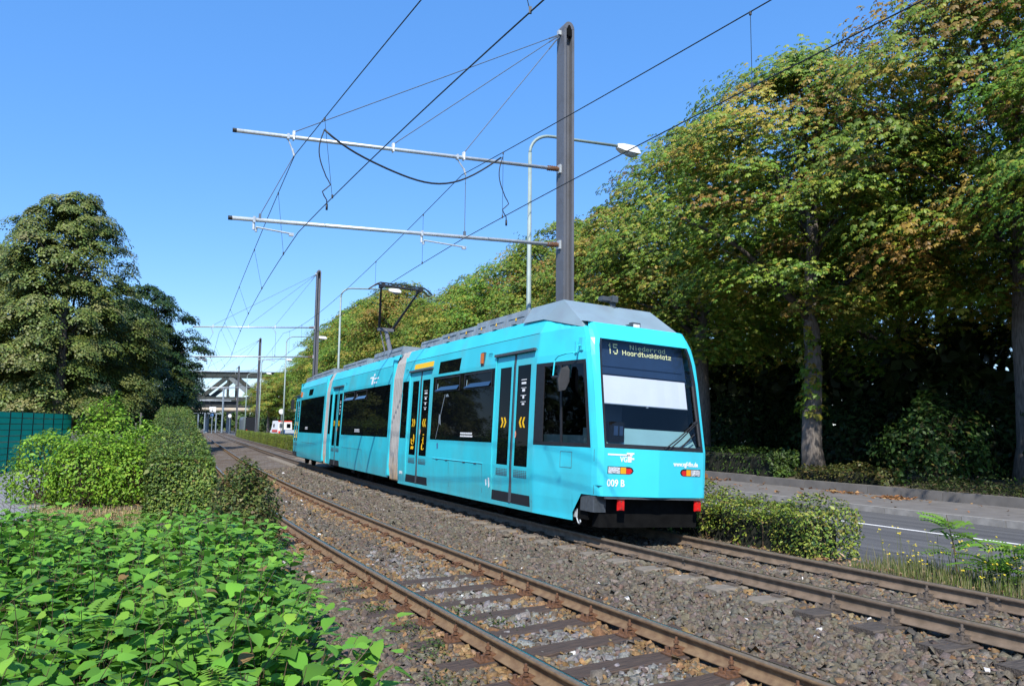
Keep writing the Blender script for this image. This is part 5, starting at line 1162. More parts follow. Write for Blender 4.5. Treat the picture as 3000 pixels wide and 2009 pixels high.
CH_COLS = [(.135, .24, .022), (.085, .165, .016), (.20, .27, .027), (.29, .275, .035)]
CH_BROWN = [(.29, .22, .03), (.33, .275, .038), (.23, .155, .026)]
CH_PROF = ([0, .08, .22, .42, .62, .82, .95, 1], [.50, .74, .96, 1, .84, .55, .27, .1])
CHEST = []
for sd in range(3):
    me, C = crown_mesh('crown', 40+sd, 15., (4.6, 4.7, 5.7)[sd], 4.75, CH_PROF, 265, 120, 1.20, .46, PALM, .55, CH_COLS, [5, 4, 3, 1.6], CH_BROWN, 'leafc', (.10, .42, .22)[sd], inner=.2, lump=.27); CHEST.append((me, trunk_mesh(60+sd, 15., 4.5, .36, C)))
def plant_tree(nm, var, pos, rz, sc, label, group, cat='tree', zs=1.):
    t = thing(nm, label, cat, pos, rz, group); link('trunk', var[1][0], t); link('limbs', var[1][1], t)['kind'] = 'stuff'; link('crown', var[0], t); t.scale = (sc, sc, sc*zs); return t
row = [(1.2, 1.03), (8.6, 1.19), (14.4, 1.0), (22.0, 1.03), (28.6, .93), (35.5, .96), (42.6, .93), (50, .91), (57.5, .90), (65, .95), (73, 1.13), (82, 1.18), (92, 1.20), (103, 1.20), (116, 1.17), (131, 1.12), (147, 1.05)]
LB = ['tall chestnut tree at the edge of the row, browning leaves hanging over the pavement', 'tall chestnut tree with a dark trunk behind the ivy covered bush', 'chestnut tree with a pale lit trunk and leafy sprouts behind the low wall']
for i, (s_, sc) in enumerate(row):
    lab = LB[i] if i < 3 else 'browning roadside chestnut tree, %s one beyond the tree with the pale trunk' % ordn(i-3)
    t = plant_tree('chestnut_tree', CHEST[i % 3], TP(s_, 21.2 if i == 1 else 18.2 if i == 2 else 19.4+random.uniform(-.4, .4), .2), random.uniform(0, 6.28), sc*random.uniform(.97, 1.03), lab, 'chestnut trees lining the road')
    if i == 2:
        rs = RS(5); n = 230; z = rs.uniform(2.1, 6.5, n); a = rs.uniform(0, 6.28, n); r_ = rs.uniform(.25, .75, n)*np.interp(z, [2.1, 2.8, 3.6, 6], [.8, 1, .55, .9]); P_ = np.stack([np.cos(a)*r_, np.sin(a)*r_, z], 1)
        V, F, K = scatter(PALM[0], PALM[1], P_, basis(np.stack([np.cos(a), np.sin(a), 0*a+.9], 1)+rs.normal(0, .3, (n, 3)), rs.uniform(0, 6.28, n), rs), np.full(n, .95), palette(rs, n, CH_COLS+CH_BROWN[:1], [3, 2, 3, 2, 2])); link('trunk_sprouts', np_mesh('trunk_sprouts', V, F, 'leafc', K), t)
for i, s_ in enumerate((3, 11.5, 19, 27, 35, 44, 54, 66, 80)):
    plant_tree('chestnut_tree', CHEST[(i+1) % 3], TP(s_, 28.5+random.uniform(-1.5, 1.5), .1), random.uniform(0, 6.28), random.uniform(.85, .98), 'shaded chestnut tree of the back row, %s counted from the ivy covered bush' % ordn(i), 'chestnut trees of the shaded back row')
for x_, d_, sc in ((792, 150, .80), (815, 158, .86)):
    plant_tree('chestnut_tree', CHEST[1], np.array([(x_-1500)/2257.8*d_, d_, -.2]), x_, sc, 'browning chestnut tree at the far end of the row, %s the bridge' % {792: 'smaller one before', 815: 'larger one before'}[x_], 'chestnut trees lining the road')
# trees on the other side of the tracks
LI_COLS = [(.13, .18, .036), (.09, .14, .026), (.19, .22, .05), (.06, .095, .02)]
me, C = crown_mesh('crown', 80, 15.9, 2.4, 4.9, ([0, .05, .2, .4, .55, .72, .88, 1], [.7, .92, 1, .90, .72, .60, .44, .14]), 520, 80, .78, .75, LIND, 1.18, LI_COLS, [4, 3, 3, 2], [(.23, .235, .085), (.15, .17, .045)], 'leafl', .3, lump=.16); LIN = (me, trunk_mesh(81, 15.9, 2.4, .32, C))
def at_px(x, d, z=-.36): return np.array([(x-1500)/2257.8*d, d, z])
plant_tree('linden_tree', LIN, at_px(178, 45), .6, 1., 'large pale olive linden tree behind the green fence', 'linden trees behind the fence')
plant_tree('linden_tree', LIN, at_px(-60, 47), 2.9, .84, 'second linden tree, cut by the photo edge, behind the green fence', 'linden trees behind the fence')
DK_COLS = [(.028, .06, .012), (.04, .075, .014), (.075, .105, .02), (.02, .045, .01)]
me, C = crown_mesh('crown', 90, 12.4, 1.6, 4.6, ([0, .08, .3, .55, .8, .93, 1], [.7, .95, 1, .92, .74, .5, .15]), 520, 48, .70, .42, LIND, 1.35, DK_COLS, [4, 3, 1, 3], [(.09, .11, .02)], 'leafd', .15, lump=.2); DRK = (me, trunk_mesh(91, 12.4, 1.6, .25, C))
plant_tree('robinia_tree', DRK, at_px(392, 57), 1.0, 1., 'dark green robinia tree between the linden and the tracks', 'dark trees beside the tracks')
plant_tree('robinia_tree', DRK, at_px(310, 66), 4.0, 1.0, 'dark robinia tree half hidden behind the linden', 'dark trees beside the tracks')
plant_tree('robinia_tree', DRK, at_px(418, 78), 2.2, 1.05, 'dark robinia tree behind the others next to the bridge', 'dark trees beside the tracks')
plant_tree('robinia_tree', DRK, at_px(90, 62), 5.0, .9, 'dark robinia tree filling the gap under the linden crown', 'dark trees beside the tracks')
# far woodland beyond the bridge and across the river
def woodland(name, label, centres, seed, n, lsz, cols):
    rs = RS(seed); C = np.array(centres); i = rs.randint(0, len(C), n); u = rs.normal(0, 1, (n, 3)); u /= np.linalg.norm(u, axis=1, keepdims=True); u[:, 2] = abs(u[:, 2])*1.0-.25
    P_ = C[i, :3]+u*C[i, 3:6]*(rs.uniform(.7, 1.03, (n, 1))); T = (np.concatenate([kite(1, .8, a, .2)+np.array([0, 0, z]) for a, z in ((.3, 0), (2.4, .2), (4.5, -.2))]), np.arange(12).reshape(3, 4))
    V, F, K = scatter(T[0], T[1], P_, basis(u+np.array([0, 0, .5])+rs.normal(0, .5, (n, 3)), rs.uniform(0, 6.28, n), rs), lsz*rs.uniform(.6, 1.3, n), palette(rs, n, cols, [3, 3, 2, 1], .2)); o = link(name, np_mesh(name, V, F, 'leafd', K)); return tag(o, label, 'woodland', kind='stuff')
rs = RS(33); cen = []
for x in np.arange(-170, 10, 6.5): cen.append((x+rs.uniform(-2, 2), 225+rs.uniform(-12, 14), 3, rs.uniform(5, 8), rs.uniform(4, 6), rs.uniform(9, 13.)))
for x in np.arange(-100, -30, 4.): cen.append((x, 212+rs.uniform(-6, 8), 1.5, 3.5, 3, rs.uniform(4, 6)))
for x, y, h in ((-58, 205, 11), (-62, 212, 9), (-66, 208, 7)): cen.append((x, y, 6, 4, 4, h))
for x in np.arange(-84, -70, 3.): cen.append((x, 205+rs.uniform(-4, 4), 2.5, 3, 3, 5))
woodland('far_woodland', 'far green woodland seen under and over the railway bridge', cen, 34, 16000, .68, [(.07, .13, .03), (.05, .10, .022), (.11, .16, .04), (.12, .12, .04)])
cen = [(TP(s_, 320)[0], TP(s_, 320)[1], 3, 12, 8, rs.uniform(9, 15)) for s_ in np.arange(-40, 160, 11)]
woodland('far_bank_woodland', 'hazy green woodland on the far bank of the river', cen, 35, 4000, 1.7, [(.05, .08, .03), (.04, .07, .025), (.07, .1, .035), (.09, .1, .04)])
# dense thicket filling the shade behind the chestnut rows
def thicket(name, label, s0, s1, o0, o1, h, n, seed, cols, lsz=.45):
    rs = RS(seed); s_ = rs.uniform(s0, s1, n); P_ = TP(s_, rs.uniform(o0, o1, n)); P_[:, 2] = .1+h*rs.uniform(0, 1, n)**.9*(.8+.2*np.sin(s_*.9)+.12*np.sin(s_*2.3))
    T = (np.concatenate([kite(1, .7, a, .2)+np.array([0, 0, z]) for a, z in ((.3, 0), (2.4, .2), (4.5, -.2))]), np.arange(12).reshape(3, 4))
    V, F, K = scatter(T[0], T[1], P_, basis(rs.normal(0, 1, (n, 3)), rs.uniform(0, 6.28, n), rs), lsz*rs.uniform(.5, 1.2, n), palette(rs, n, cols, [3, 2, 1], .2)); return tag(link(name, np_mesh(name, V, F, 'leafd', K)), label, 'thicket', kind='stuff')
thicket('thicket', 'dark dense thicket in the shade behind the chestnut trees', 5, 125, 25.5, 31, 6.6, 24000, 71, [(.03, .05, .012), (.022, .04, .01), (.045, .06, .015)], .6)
thicket('thicket', 'thin dark thicket by the river bank with bright gaps', -14, 5, 27, 33, 5.0, 1500, 72, [(.03, .05, .012), (.022, .04, .01), (.045, .06, .015)])
for i, (x, y, sc) in enumerate(((-31, 10, .62), (-29.5, 17, .6), (-31.5, 23, .66), (-35, 30, .72), (-30, 3, .6))):
    plant_tree('robinia_tree', DRK, (x, y, -.36), i*1.3, sc, 'small dark robinia tree beside the grey path, %s along it, short of the fence' % ordn(i), 'dark trees beside the tracks')

# ================================================================== HEDGES, BUSHES, WEEDS
OVAL = (np.array([(0, 0, 0), (.45, .28, .05), (1, 0, -.08), (.45, -.28, .05)]), np.array([[0, 1, 2, 3]]))
def cover_points(rs, n, box):
    """points and outward normals on a rounded box (sx,sy,h) standing on z=0"""
    sx, sy, h = box; A = np.array([sx*sy, sy*h, sy*h, sx*h, sx*h*(6 if sy > 20 else 1)]); f = rs.choice(5, n, p=A/A.sum()); u, v = rs.uniform(-.5, .5, n), rs.uniform(-.5, .5, n); P_ = np.zeros((n, 3)); N_ = np.zeros((n, 3))
    for k in range(5):
        m = f == k
        if k == 0: P_[m] = np.stack([u[m]*sx, v[m]*sy, np.full(m.sum(), h)], 1); N_[m] = (0, 0, 1)
        elif k < 3: sg = 1 if k == 1 else -1; P_[m] = np.stack([np.full(m.sum(), sg*sx/2), u[m]*sy, (v[m]+.5)*h], 1); N_[m] = (sg, 0, .25)
        else: sg = 1 if k == 3 else -1; P_[m] = np.stack([u[m]*sx, np.full(m.sum(), sg*sy/2), (v[m]+.5)*h], 1); N_[m] = (0, sg, .25)
    return P_, N_
def lumps(P_, amp, k, seed):
    r = RS(seed); d = np.zeros(len(P_))
    for _ in range(5): v = r.normal(0, 1, 3)*k; d += np.sin(P_ @ v+r.uniform(0, 6.28))
    return d*amp/2.2
def hedge_mesh(seed, box, n, lsz, cols, w, warp=None, depth=.10, amp=.06, mat='hedge', bias=0, hollow=False):
    rs = RS(seed); P_, N_ = cover_points(rs, n, box)
    if bias: P_[:, 1] = -box[1]/2+box[1]*(np.clip(P_[:, 1]/box[1]+.5, 0, 1))**bias
    d = lumps(P_, amp, 2.2, seed+1)+lumps(P_, amp*.6, 6., seed+2)-np.abs(rs.normal(0, depth, n))+.02
    # round the upper edges
    q = P_.copy(); ex = np.maximum(0, np.abs(q[:, 0])/(box[0]/2)-.75)*np.maximum(0, q[:, 2]/box[2]-.75)*8; q[:, 2] -= ex*.10; q[:, 0] *= 1-ex*.06
    q = q+N_*d[:, None]; n_ = N_+rs.normal(0, .55, (n, 3))+np.array([0, 0, .35])
    c = palette(rs, n, cols, w, .22); hz = lumps(P_, 1., 1.3, seed+3); c *= (1+.14*hz)[:, None]
    if hollow:
        kp = ~((q[:, 2] < .30+.10*np.sin(P_[:, 1]*3)) & (P_[:, 1] > -1.6) & (P_[:, 0] < .1) & (rs.uniform(0, 1, n) > .22)); q, n_, c = q[kp], n_[kp], c[kp]; n = len(q)
    if warp: q = warp(q)
    V, F, K = scatter(OVAL[0], OVAL[1], q, basis(n_, rs.uniform(0, 6.28, n), rs), lsz*np.exp(rs.normal(0, .25, n)), c); return np_mesh('foliage', V, F, mat, K)
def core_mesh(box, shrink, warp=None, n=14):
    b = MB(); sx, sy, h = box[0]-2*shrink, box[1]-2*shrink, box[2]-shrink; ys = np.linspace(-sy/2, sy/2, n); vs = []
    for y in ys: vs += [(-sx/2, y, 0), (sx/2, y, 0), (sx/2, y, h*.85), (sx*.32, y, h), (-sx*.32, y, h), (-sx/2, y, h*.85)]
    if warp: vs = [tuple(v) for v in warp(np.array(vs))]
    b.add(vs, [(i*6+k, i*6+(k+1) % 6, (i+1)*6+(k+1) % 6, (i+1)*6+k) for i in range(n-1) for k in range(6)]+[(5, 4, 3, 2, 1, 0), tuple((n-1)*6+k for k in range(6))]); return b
def twigs(rs, n, box, warp=None, r=.006):
    b = MB()
    for _ in range(n):
        p_ = np.array([rs.uniform(-.35, .35)*box[0], rs.uniform(-.48, .48)*box[1], 0.]); q = p_+np.array([rs.uniform(-.5, .5)*box[0]*.7, rs.uniform(-.25, .25), rs.uniform(.5, .95)*box[2]]); m = (p_+q)/2+rs.normal(0, .05, 3)
        P_ = np.array([p_, m, q]); P_ = warp(P_) if warp else P_; b.tube(list(P_), [r*1.6, r, r*.5], 4, cap=False)
    return b
H_COLS = [(.165, .225, .028), (.105, .165, .022), (.235, .255, .045), (.17, .14, .04)]
# hedge between the tram track and the road
def track_warp(s0, off, zf): return lambda q: np.concatenate([TP(s0+q[:, 1], off+q[:, 0])[:, :2], (zf(q)+q[:, 2])[:, None]], 1)
NB = (1.05, 5.6, .71); wp = track_warp(2.75+2.8, 6.40, lambda q: 0*q[:, 0]-.05)
t = thing('hedge', 'low clipped hedge with a ragged open base just in front of the tram', 'hedge', (0, 0, 0), 0, 'clipped hedges between the tram track and the road')
link('foliage', hedge_mesh(101, NB, 21000, .050, H_COLS+[(.03, .065, .02)], [4, 3, 3, 1.3, 2.5], wp, .085, .09, hollow=True), t)
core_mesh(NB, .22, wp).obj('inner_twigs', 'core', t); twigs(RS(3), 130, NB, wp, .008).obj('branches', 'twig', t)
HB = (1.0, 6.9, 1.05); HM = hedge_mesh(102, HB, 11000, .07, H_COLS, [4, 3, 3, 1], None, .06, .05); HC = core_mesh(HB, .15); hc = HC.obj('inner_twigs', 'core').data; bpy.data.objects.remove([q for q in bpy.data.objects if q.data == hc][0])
for i, s_ in enumerate(np.arange(11.8, 128, 8.15)):
    q = thing('hedge', 'clipped hedge beside the tram track, %s beyond the hedge with the ragged base' % ordn(i), 'hedge', TP(s_, 6.45, -.05), TA(s_), 'clipped hedges between the tram track and the road'); link('foliage', HM, q); link('inner_twigs', hc, q)
# hedge along the near track: tall, rising with distance
def hz(s_): return np.interp(s_, [13.2, 14.5, 17, 22, 30, 42], [1.25, 1.45, 1.78, 2.2, 2.65, 2.9])
LH = (1.35, 27., 1.); 
def lwarp(q):
    s_ = 13.4+(q[:, 1]+13.5); p_ = TP(s_, -1.72+q[:, 0]*np.interp(s_, [13, 20], [1.0, 1.0])); p_[:, 2] = -.32+q[:, 2]*hz(s_); return p_
t = thing('hedge', 'tall clipped hedge running along the empty track beside the bright green bushes', 'hedge')
rs = RS(7); 
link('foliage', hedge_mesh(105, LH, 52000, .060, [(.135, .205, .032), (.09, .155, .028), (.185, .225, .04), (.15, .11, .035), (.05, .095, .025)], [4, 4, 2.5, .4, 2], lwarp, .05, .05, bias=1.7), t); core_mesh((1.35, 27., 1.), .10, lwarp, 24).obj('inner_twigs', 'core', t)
def ball_bush(nm, lab, cat, pos, r3, n, lsz, cols, w, seed, tmpl=OVAL, mat='bush', cores=True, depth=.12, lump=.12, group=None, up=.5, nb=60):
    rs = RS(seed); u = rs.normal(0, 1, (n, 3)); u /= np.linalg.norm(u, axis=1, keepdims=True); u[:, 2] = np.where(u[:, 2] < -.75, -u[:, 2], u[:, 2]); r3 = np.array(r3)
    d = 1+lumps(u, lump, 3.2, seed+1)+lumps(u, lump*.5, 8, seed+2)-np.abs(rs.normal(0, depth, n)); P_ = u*r3*d[:, None]+np.array([0, 0, r3[2]*.72])
    P_[:, 2] = np.maximum(P_[:, 2], .02); t = thing(nm, lab, cat, pos, 0, group); c = palette(rs, n, cols, w, .22)
    V, F, K = scatter(tmpl[0], tmpl[1], P_, basis(u+np.array([0, 0, up])+rs.normal(0, .5, (n, 3)), rs.uniform(0, 6.28, n), rs), lsz*np.exp(rs.normal(0, .25, n)), c); link('foliage', np_mesh('foliage', V, F, mat, K), t)
    b = MB()
    for _ in range(nb):
        q = u[rs.randint(n)]*r3*rs.uniform(.7, .98)+np.array([0, 0, r3[2]*.75]); b.tube([(rs.uniform(-.15, .15)*r3[0], rs.uniform(-.15, .15)*r3[1], -.05), q*np.array([.45, .45, .6])+rs.normal(0, .04, 3), q], [.014, .010, .004], 4, cap=False)
    b.obj('branches', 'twig', t); return t
ball_bush('shrub', 'round brownish green shrub at the end of the hedge, against the near rail', 'shrub', tuple(at_px(733, 12.3, -.34)), (.58, .56, .84), 9000, .056, [(.13, .17, .035), (.08, .12, .024), (.055, .09, .022), (.15, .115, .04), (.20, .20, .06)], [3, 3, 3, 2, 1.5], 121, depth=.2, nb=140)
# bright bushes in front of the fence
BR = [(.20, .36, .026), (.15, .30, .02), (.27, .42, .038), (.095, .20, .016)]
def broad(i, lab, x, d, r3, n, sz=.082):
    q = at_px(x, d, -.34); return ball_bush('bush', lab, 'bush', q, r3, n, sz, BR, [4, 3, 2, 2], 130+i*7, depth=.18, lump=.16, group='bright green bushes beside the path')
broad(0, 'bright green bush beside the grey path, nearest to the fence', 160, 20.6, (1.2, .8, 1.08), 4600); broad(1, 'bright green bush in the middle of the bush row, above the dry grass', 285, 20.4, (1.15, .9, 1.12), 4600)
broad(2, 'bright green bush touching the tall hedge by the track', 405, 20.6, (1.0, .9, 1.06), 4400); broad(3, 'taller light green bush rising above the others in front of the dark trees', 325, 24, (1.1, .9, 1.70), 4200, .1); broad(4, 'small bright green bush low against the corner of the hedge', 445, 21.5, (.9, .9, 1.2), 2600)
# posts and fence
fence = thing('fence', 'green privacy fence of woven strips between thin posts beside the path', 'fence', (0, 0, 0))
f0, f1 = np.array([-21.6, 30.0, -.40]), np.array([-23.6, 41.6, -.40]); npan = 10; dv = (f1-f0)/npan; ln = np.linalg.norm(dv); rz = math.atan2(dv[1], dv[0]); HF = 2.68; nr = 10
sb = MB(); sb.box((0, 0, 0), (ln-.07, .006, HF/nr-.028)); sm = sb.obj('privacy_strip', 'fence_strip'); smd = sm.data; a = smd.color_attributes.new('leaf_colour', 'FLOAT_COLOR', 'POINT'); a.data.foreach_set('color', np.tile([.03, .56, .47, 1], len(smd.vertices)).astype(np.float32)); bpy.data.objects.remove(sm)
pbm = MB(); pbm.box((0, 0, HF/2), (.05, .05, HF+.06)); pm_ = pbm.obj('post', 'fence_wire'); pmd = pm_.data; bpy.data.objects.remove(pm_)
wbm = MB(); wbm.tube([(-ln/2, -.02, 0), (ln/2, -.02, 0)], .012, 5); wm_ = wbm.obj('wire', 'fence_wire'); wmd = wm_.data; bpy.data.objects.remove(wm_)
for i in range(npan+1): o = link('post', pmd, fence); o.location = f0+dv*i; o.rotation_euler = (0, 0, rz)
for i in range(npan):
    for r_ in range(nr):
        o = link('privacy_strip', smd, fence); o.location = f0+dv*(i+.5)+np.array([0, 0, (r_+.5)*HF/nr+random.uniform(-.004, .004)]); o.rotation_euler = (random.uniform(-.02, .02), 0, rz)
    for r_ in range(nr+1): o = link('wire', wmd, fence); o.location = f0+dv*(i+.5)+np.array([0, 0, r_*HF/nr]); o.rotation_euler = (0, 0, rz)
b = MB(); b.box(f0+np.array([-.2, -.5, 1.2]), (.35, .35, 2.4)); tag(b.obj('brown_post', 'brown'), 'dark brown post at the near end of the green fence', 'post')
for i, (x, h) in enumerate(((406, 1.35), (419, 1.7))):
    b = MB(); q = at_px(x, 27); b.tube([q, q+np.array([.02, 0, h+.85])], .035, 7); tag(b.obj('wooden_stake', 'bark'), ('shorter' if i == 0 else 'taller')+' grey wooden stake standing behind the bright bushes', 'stake')
# greenery under the chestnut row
WB = (1.1, 46., .95); wpw = track_warp(14.9+23, 17.38, lambda q: 0*q[:, 0]+.16)
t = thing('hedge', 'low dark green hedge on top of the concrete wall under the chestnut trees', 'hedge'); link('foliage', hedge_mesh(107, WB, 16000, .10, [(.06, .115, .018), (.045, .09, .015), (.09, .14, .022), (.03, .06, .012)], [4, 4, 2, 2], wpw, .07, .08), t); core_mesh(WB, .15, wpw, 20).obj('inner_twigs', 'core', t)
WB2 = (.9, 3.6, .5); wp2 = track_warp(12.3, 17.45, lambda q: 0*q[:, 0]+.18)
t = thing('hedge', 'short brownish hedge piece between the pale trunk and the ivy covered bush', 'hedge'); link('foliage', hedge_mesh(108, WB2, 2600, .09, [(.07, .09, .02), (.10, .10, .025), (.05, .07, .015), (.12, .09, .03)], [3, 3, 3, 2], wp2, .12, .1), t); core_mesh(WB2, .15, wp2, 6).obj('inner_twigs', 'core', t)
ball_bush('ivy_bush', 'large ivy covered bush with broad leaves under the chestnut trees', 'bush', TP(9.9, 18.6, .2), (1.25, 1.1, 1.5), 4600, .13, [(.05, .105, .018), (.035, .075, .014), (.075, .13, .024), (.10, .09, .025)], [4, 4, 2, 1], 151, depth=.28, lump=.34)
for i, (s_, o_, r3) in enumerate(((6.0, 21.5, (2, 2, 2.2)), (17, 22.5, (2.2, 2, 1.8)), (24, 23, (2.6, 2, 2.0)), (32, 22.5, (2.6, 2.4, 2.2)), (42, 22.5, (3, 2.4, 2.2)), (53, 22.5, (3, 2.4, 2.2)), (12, 24, (2, 2, 1.6)))):
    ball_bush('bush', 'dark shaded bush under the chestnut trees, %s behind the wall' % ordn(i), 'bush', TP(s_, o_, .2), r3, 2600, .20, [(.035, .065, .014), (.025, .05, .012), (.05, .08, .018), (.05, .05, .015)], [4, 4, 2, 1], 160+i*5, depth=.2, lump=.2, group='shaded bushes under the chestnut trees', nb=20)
# weeds on top of the wall
def tufts(name, lab, cat, pos, n, h, cols, w, seed, wd=.012, lean=.6, mat='dry'):
    rs = RS(seed); T = np.array([(0, -.5, 0), (0, .5, 0), (.25, .35, .6), (.25, -.35, .6), (.62, .06, 1.), (.62, -.06, 1.)]); F_ = np.array([[0, 1, 2, 3], [3, 2, 4, 5]])
    az = rs.uniform(0, 6.28, n); ll = rs.uniform(.1, lean, n); hh = h*np.exp(rs.normal(0, .3, n)) if np.isscalar(h) else h*np.exp(rs.normal(0, .3, n))
    V = np.zeros((n, 6, 3)); ca, sa = np.cos(az)[:, None], np.sin(az)[:, None]; X = T[None, :, 0]*ll[:, None]*hh[:, None]; Y = T[None, :, 1]*wd*np.ones((n, 1)); V[..., 0] = X*ca-Y*sa; V[..., 1] = X*sa+Y*ca; V[..., 2] = T[None, :, 2]*hh[:, None]; V += pos[:, None, :]
    FF_ = (F_[None]+(np.arange(n)*6)[:, None, None]).reshape(-1, 4); o = link(name, np_mesh(name, V.reshape(-1, 3), FF_, mat, np.repeat(palette(rs, n, cols, w, .25), 6, 0))); return tag(o, lab, cat, kind='stuff')
def region(rs, n, s0, s1, o0, o1, z): p_ = TP(rs.uniform(s0, s1, n), rs.uniform(o0, o1, n)); p_[:, 2] = z; return p_
rs = RS(9)
q = region(rs, 5200, 2.0, 9.6, 16.75, 18.2, .24); n = len(q); V, F, K = scatter(OVAL[0], OVAL[1], q+np.stack([0*q[:, 0], 0*q[:, 0], np.abs(rs.normal(0, .16, n))], 1), basis(np.array([0, 0, 1.])+rs.normal(0, .5, (n, 3)), rs.uniform(0, 6.28, n), rs), .07*np.exp(rs.normal(0, .3, n)), palette(rs, n, [(.075, .10, .03), (.05, .08, .02), (.12, .12, .05), (.14, .10, .05)], [4, 4, 2, 1])); tag(link('ground_cover', np_mesh('ground_cover', V, F, 'bush', K)), 'low grey green ground cover spilling over the concrete wall', 'ground cover', kind='stuff')
# grass verge with yellow flowers
GR = [(.12, .155, .04), (.09, .13, .03), (.20, .19, .09), (.30, .26, .14)]
q = region(rs, 5200, -5.5, 2.1, 5.75, 6.85, -.06); q[:, 2] = -.05; tufts('verge_grass', 'dry grass and weeds on the verge between the rail and the road', 'grass', q, 5200, .15, GR, [3, 3, 3, 2], 21, .010)
q = region(rs, 3000, -12, 2, 6.4, 7.1, -.1); tufts('verge_grass', 'sparse dry grass along the edge of the asphalt', 'grass', q, 3000, .12, GR, [2, 2, 3, 3], 22, .009)
fl = thing('flowering_weeds', 'patch of small yellow flowers on thin stalks beside the green sapling', 'flowers', TP(.4, 6.25, -.05)); st = MB(); petals = []
rs = RS(14)
for i in range(95):
    p_ = TP(rs.uniform(-1.1, 1.9), rs.uniform(5.85, 6.8), 0)-TP(.4, 6.25, 0); h = rs.uniform(.16, .52)*(1.25 if i < 18 else 1); q = p_+np.array([rs.normal(0, .05), rs.normal(0, .05), h]); st.tube([p_, (p_+q)/2+rs.normal(0, .015, 3), q], .0025, 3, cap=False)
    for k in range(rs.randint(1, 4)): petals.append(q+rs.normal(0, .018, 3)*np.array([1, 1, .6]))
petals = np.array(petals); n = len(petals); oc = np.array([(1, 0, 0), (0, 1, 0), (-1, 0, 0), (0, -1, 0), (0, 0, .5)])*.014; FT = np.array([(0, 1, 4), (1, 2, 4), (2, 3, 4), (3, 0, 4)])
V, F, K = scatter(oc, FT, petals, basis(np.array([0, -.3, 1.])+rs.normal(0, .3, (n, 3)), rs.uniform(0, 6, n), rs), np.ones(n), palette(rs, n, [(.75, .60, .04), (.62, .52, .06)], [3, 1], .1)); so_ = st.obj('stalks', 'bush', fl); so_['kind'] = 'stuff'
a = so_.data.color_attributes.new('leaf_colour', 'FLOAT_COLOR', 'POINT'); a.data.foreach_set('color', np.tile([.14, .16, .06, 1], len(so_.data.vertices)).astype(np.float32)); o = link('yellow_flowers', np_mesh('yellow_flowers', V, F, 'bush', K), fl); o['kind'] = 'stuff'
# green saplings on the verge
PIN2 = pinnate(8, .30, .075, .034)
def sapling(lab, q, h, nlf, seed, sp):
    rs = RS(seed); t = thing('robinia_sapling', lab, 'sapling', q, 0, 'young robinia saplings on the verge'); b = MB(); tip = np.array([rs.uniform(-.1, .1), rs.uniform(-.1, .1), h]); b.tube([(0, 0, -.05), tip*.5+np.array([.03, 0, 0]), tip], [.012, .009, .004], 5); b.obj('stem', 'twig', t)
    n = nlf; tt = rs.uniform(.3, 1, n); P_ = tip*tt[:, None]; az = rs.uniform(0, 6.28, n); d = np.stack([np.cos(az)*sp, np.sin(az)*sp, .35+.3*rs.uniform(-1, 1, n)], 1); d /= np.linalg.norm(d, axis=1, keepdims=True); up_ = np.array([0, 0, 1.])+rs.normal(0, .3, (n, 3)); up_ -= d*(up_*d).sum(1, keepdims=True); up_ /= np.linalg.norm(up_, axis=1, keepdims=True)
    R_ = np.stack([d, np.cross(up_, d), up_], -1); cl = palette(rs, n, [(.13, .27, .03), (.09, .20, .02), (.17, .30, .04)], [3, 2, 2], .15)
    for i in range(n):
        V, F, K = scatter(PIN2[0], PIN2[1], P_[i:i+1], R_[i:i+1], np.array([rs.uniform(.9, 1.35)]), cl[i:i+1]); link('compound_leaf', np_mesh('compound_leaf', V, F, 'bush', K), t)
sapling('feathery green sapling on the verge, the taller single shoot nearest the yellow flowers', TP(1.0, 6.6, -.1), .85, 20, 201, 1.); sapling('bushy bright green sapling low on the verge, beyond the yellow flowers', TP(.2, 6.5, -.1), .58, 38, 202, 1.4); sapling('tiny green sapling shoot between the two larger saplings', TP(.6, 6.45, -.1), .42, 10, 203, 1.)
# fallen leaves
def litter(name, lab, q, seed, sz, cols, w):
    rs = RS(seed); n = len(q); V, F, K = scatter(OVAL[0], OVAL[1], q, basis(np.array([0, 0, 1.])+rs.normal(0, .35, (n, 3)), rs.uniform(0, 6.28, n), rs), sz*np.exp(rs.normal(0, .3, n)), palette(rs, n, cols, w, .2)); return tag(link(name, np_mesh(name, V, F, 'dry', K)), lab, 'leaf litter', kind='stuff')
DL = [(.34, .17, .07), (.26, .12, .05), (.40, .24, .11), (.20, .09, .04)]
rs = RS(15)
cl = [(11.2, 16.2, .30), (9.2, 15.9, .28), (9.3, 16.1, .2), (22, 16.3, .5), (26, 16.3, .5), (17.5, 16.3, .35), (33, 16.3, .6)]
q = np.concatenate([TP(c_[0]+rs.normal(0, c_[2]*1.2, 75), np.minimum(c_[1]+rs.normal(0, c_[2]*.6, 75), 16.55), 0) for c_ in cl]+[region(rs, 260, 2, 40, 13.6, 16.6, 0)]); q[:, 2] = .012+np.abs(rs.normal(0, .015, len(q))); litter('fallen_leaves', 'rusty fallen leaves heaped on the pavement along the low wall', q, 16, .12, DL, [3, 2, 2, 1])
q = region(rs, 900, -.6, 6.5, 5.6, 6.6, -.03); q[:, 2] += np.abs(rs.normal(0, .012, 900)); litter('fallen_leaves', 'dry brown leaves lying under the ragged hedge beside the rail', q, 17, .06, [(.38, .24, .13), (.28, .15, .08), (.5, .36, .22)], [3, 2, 1])
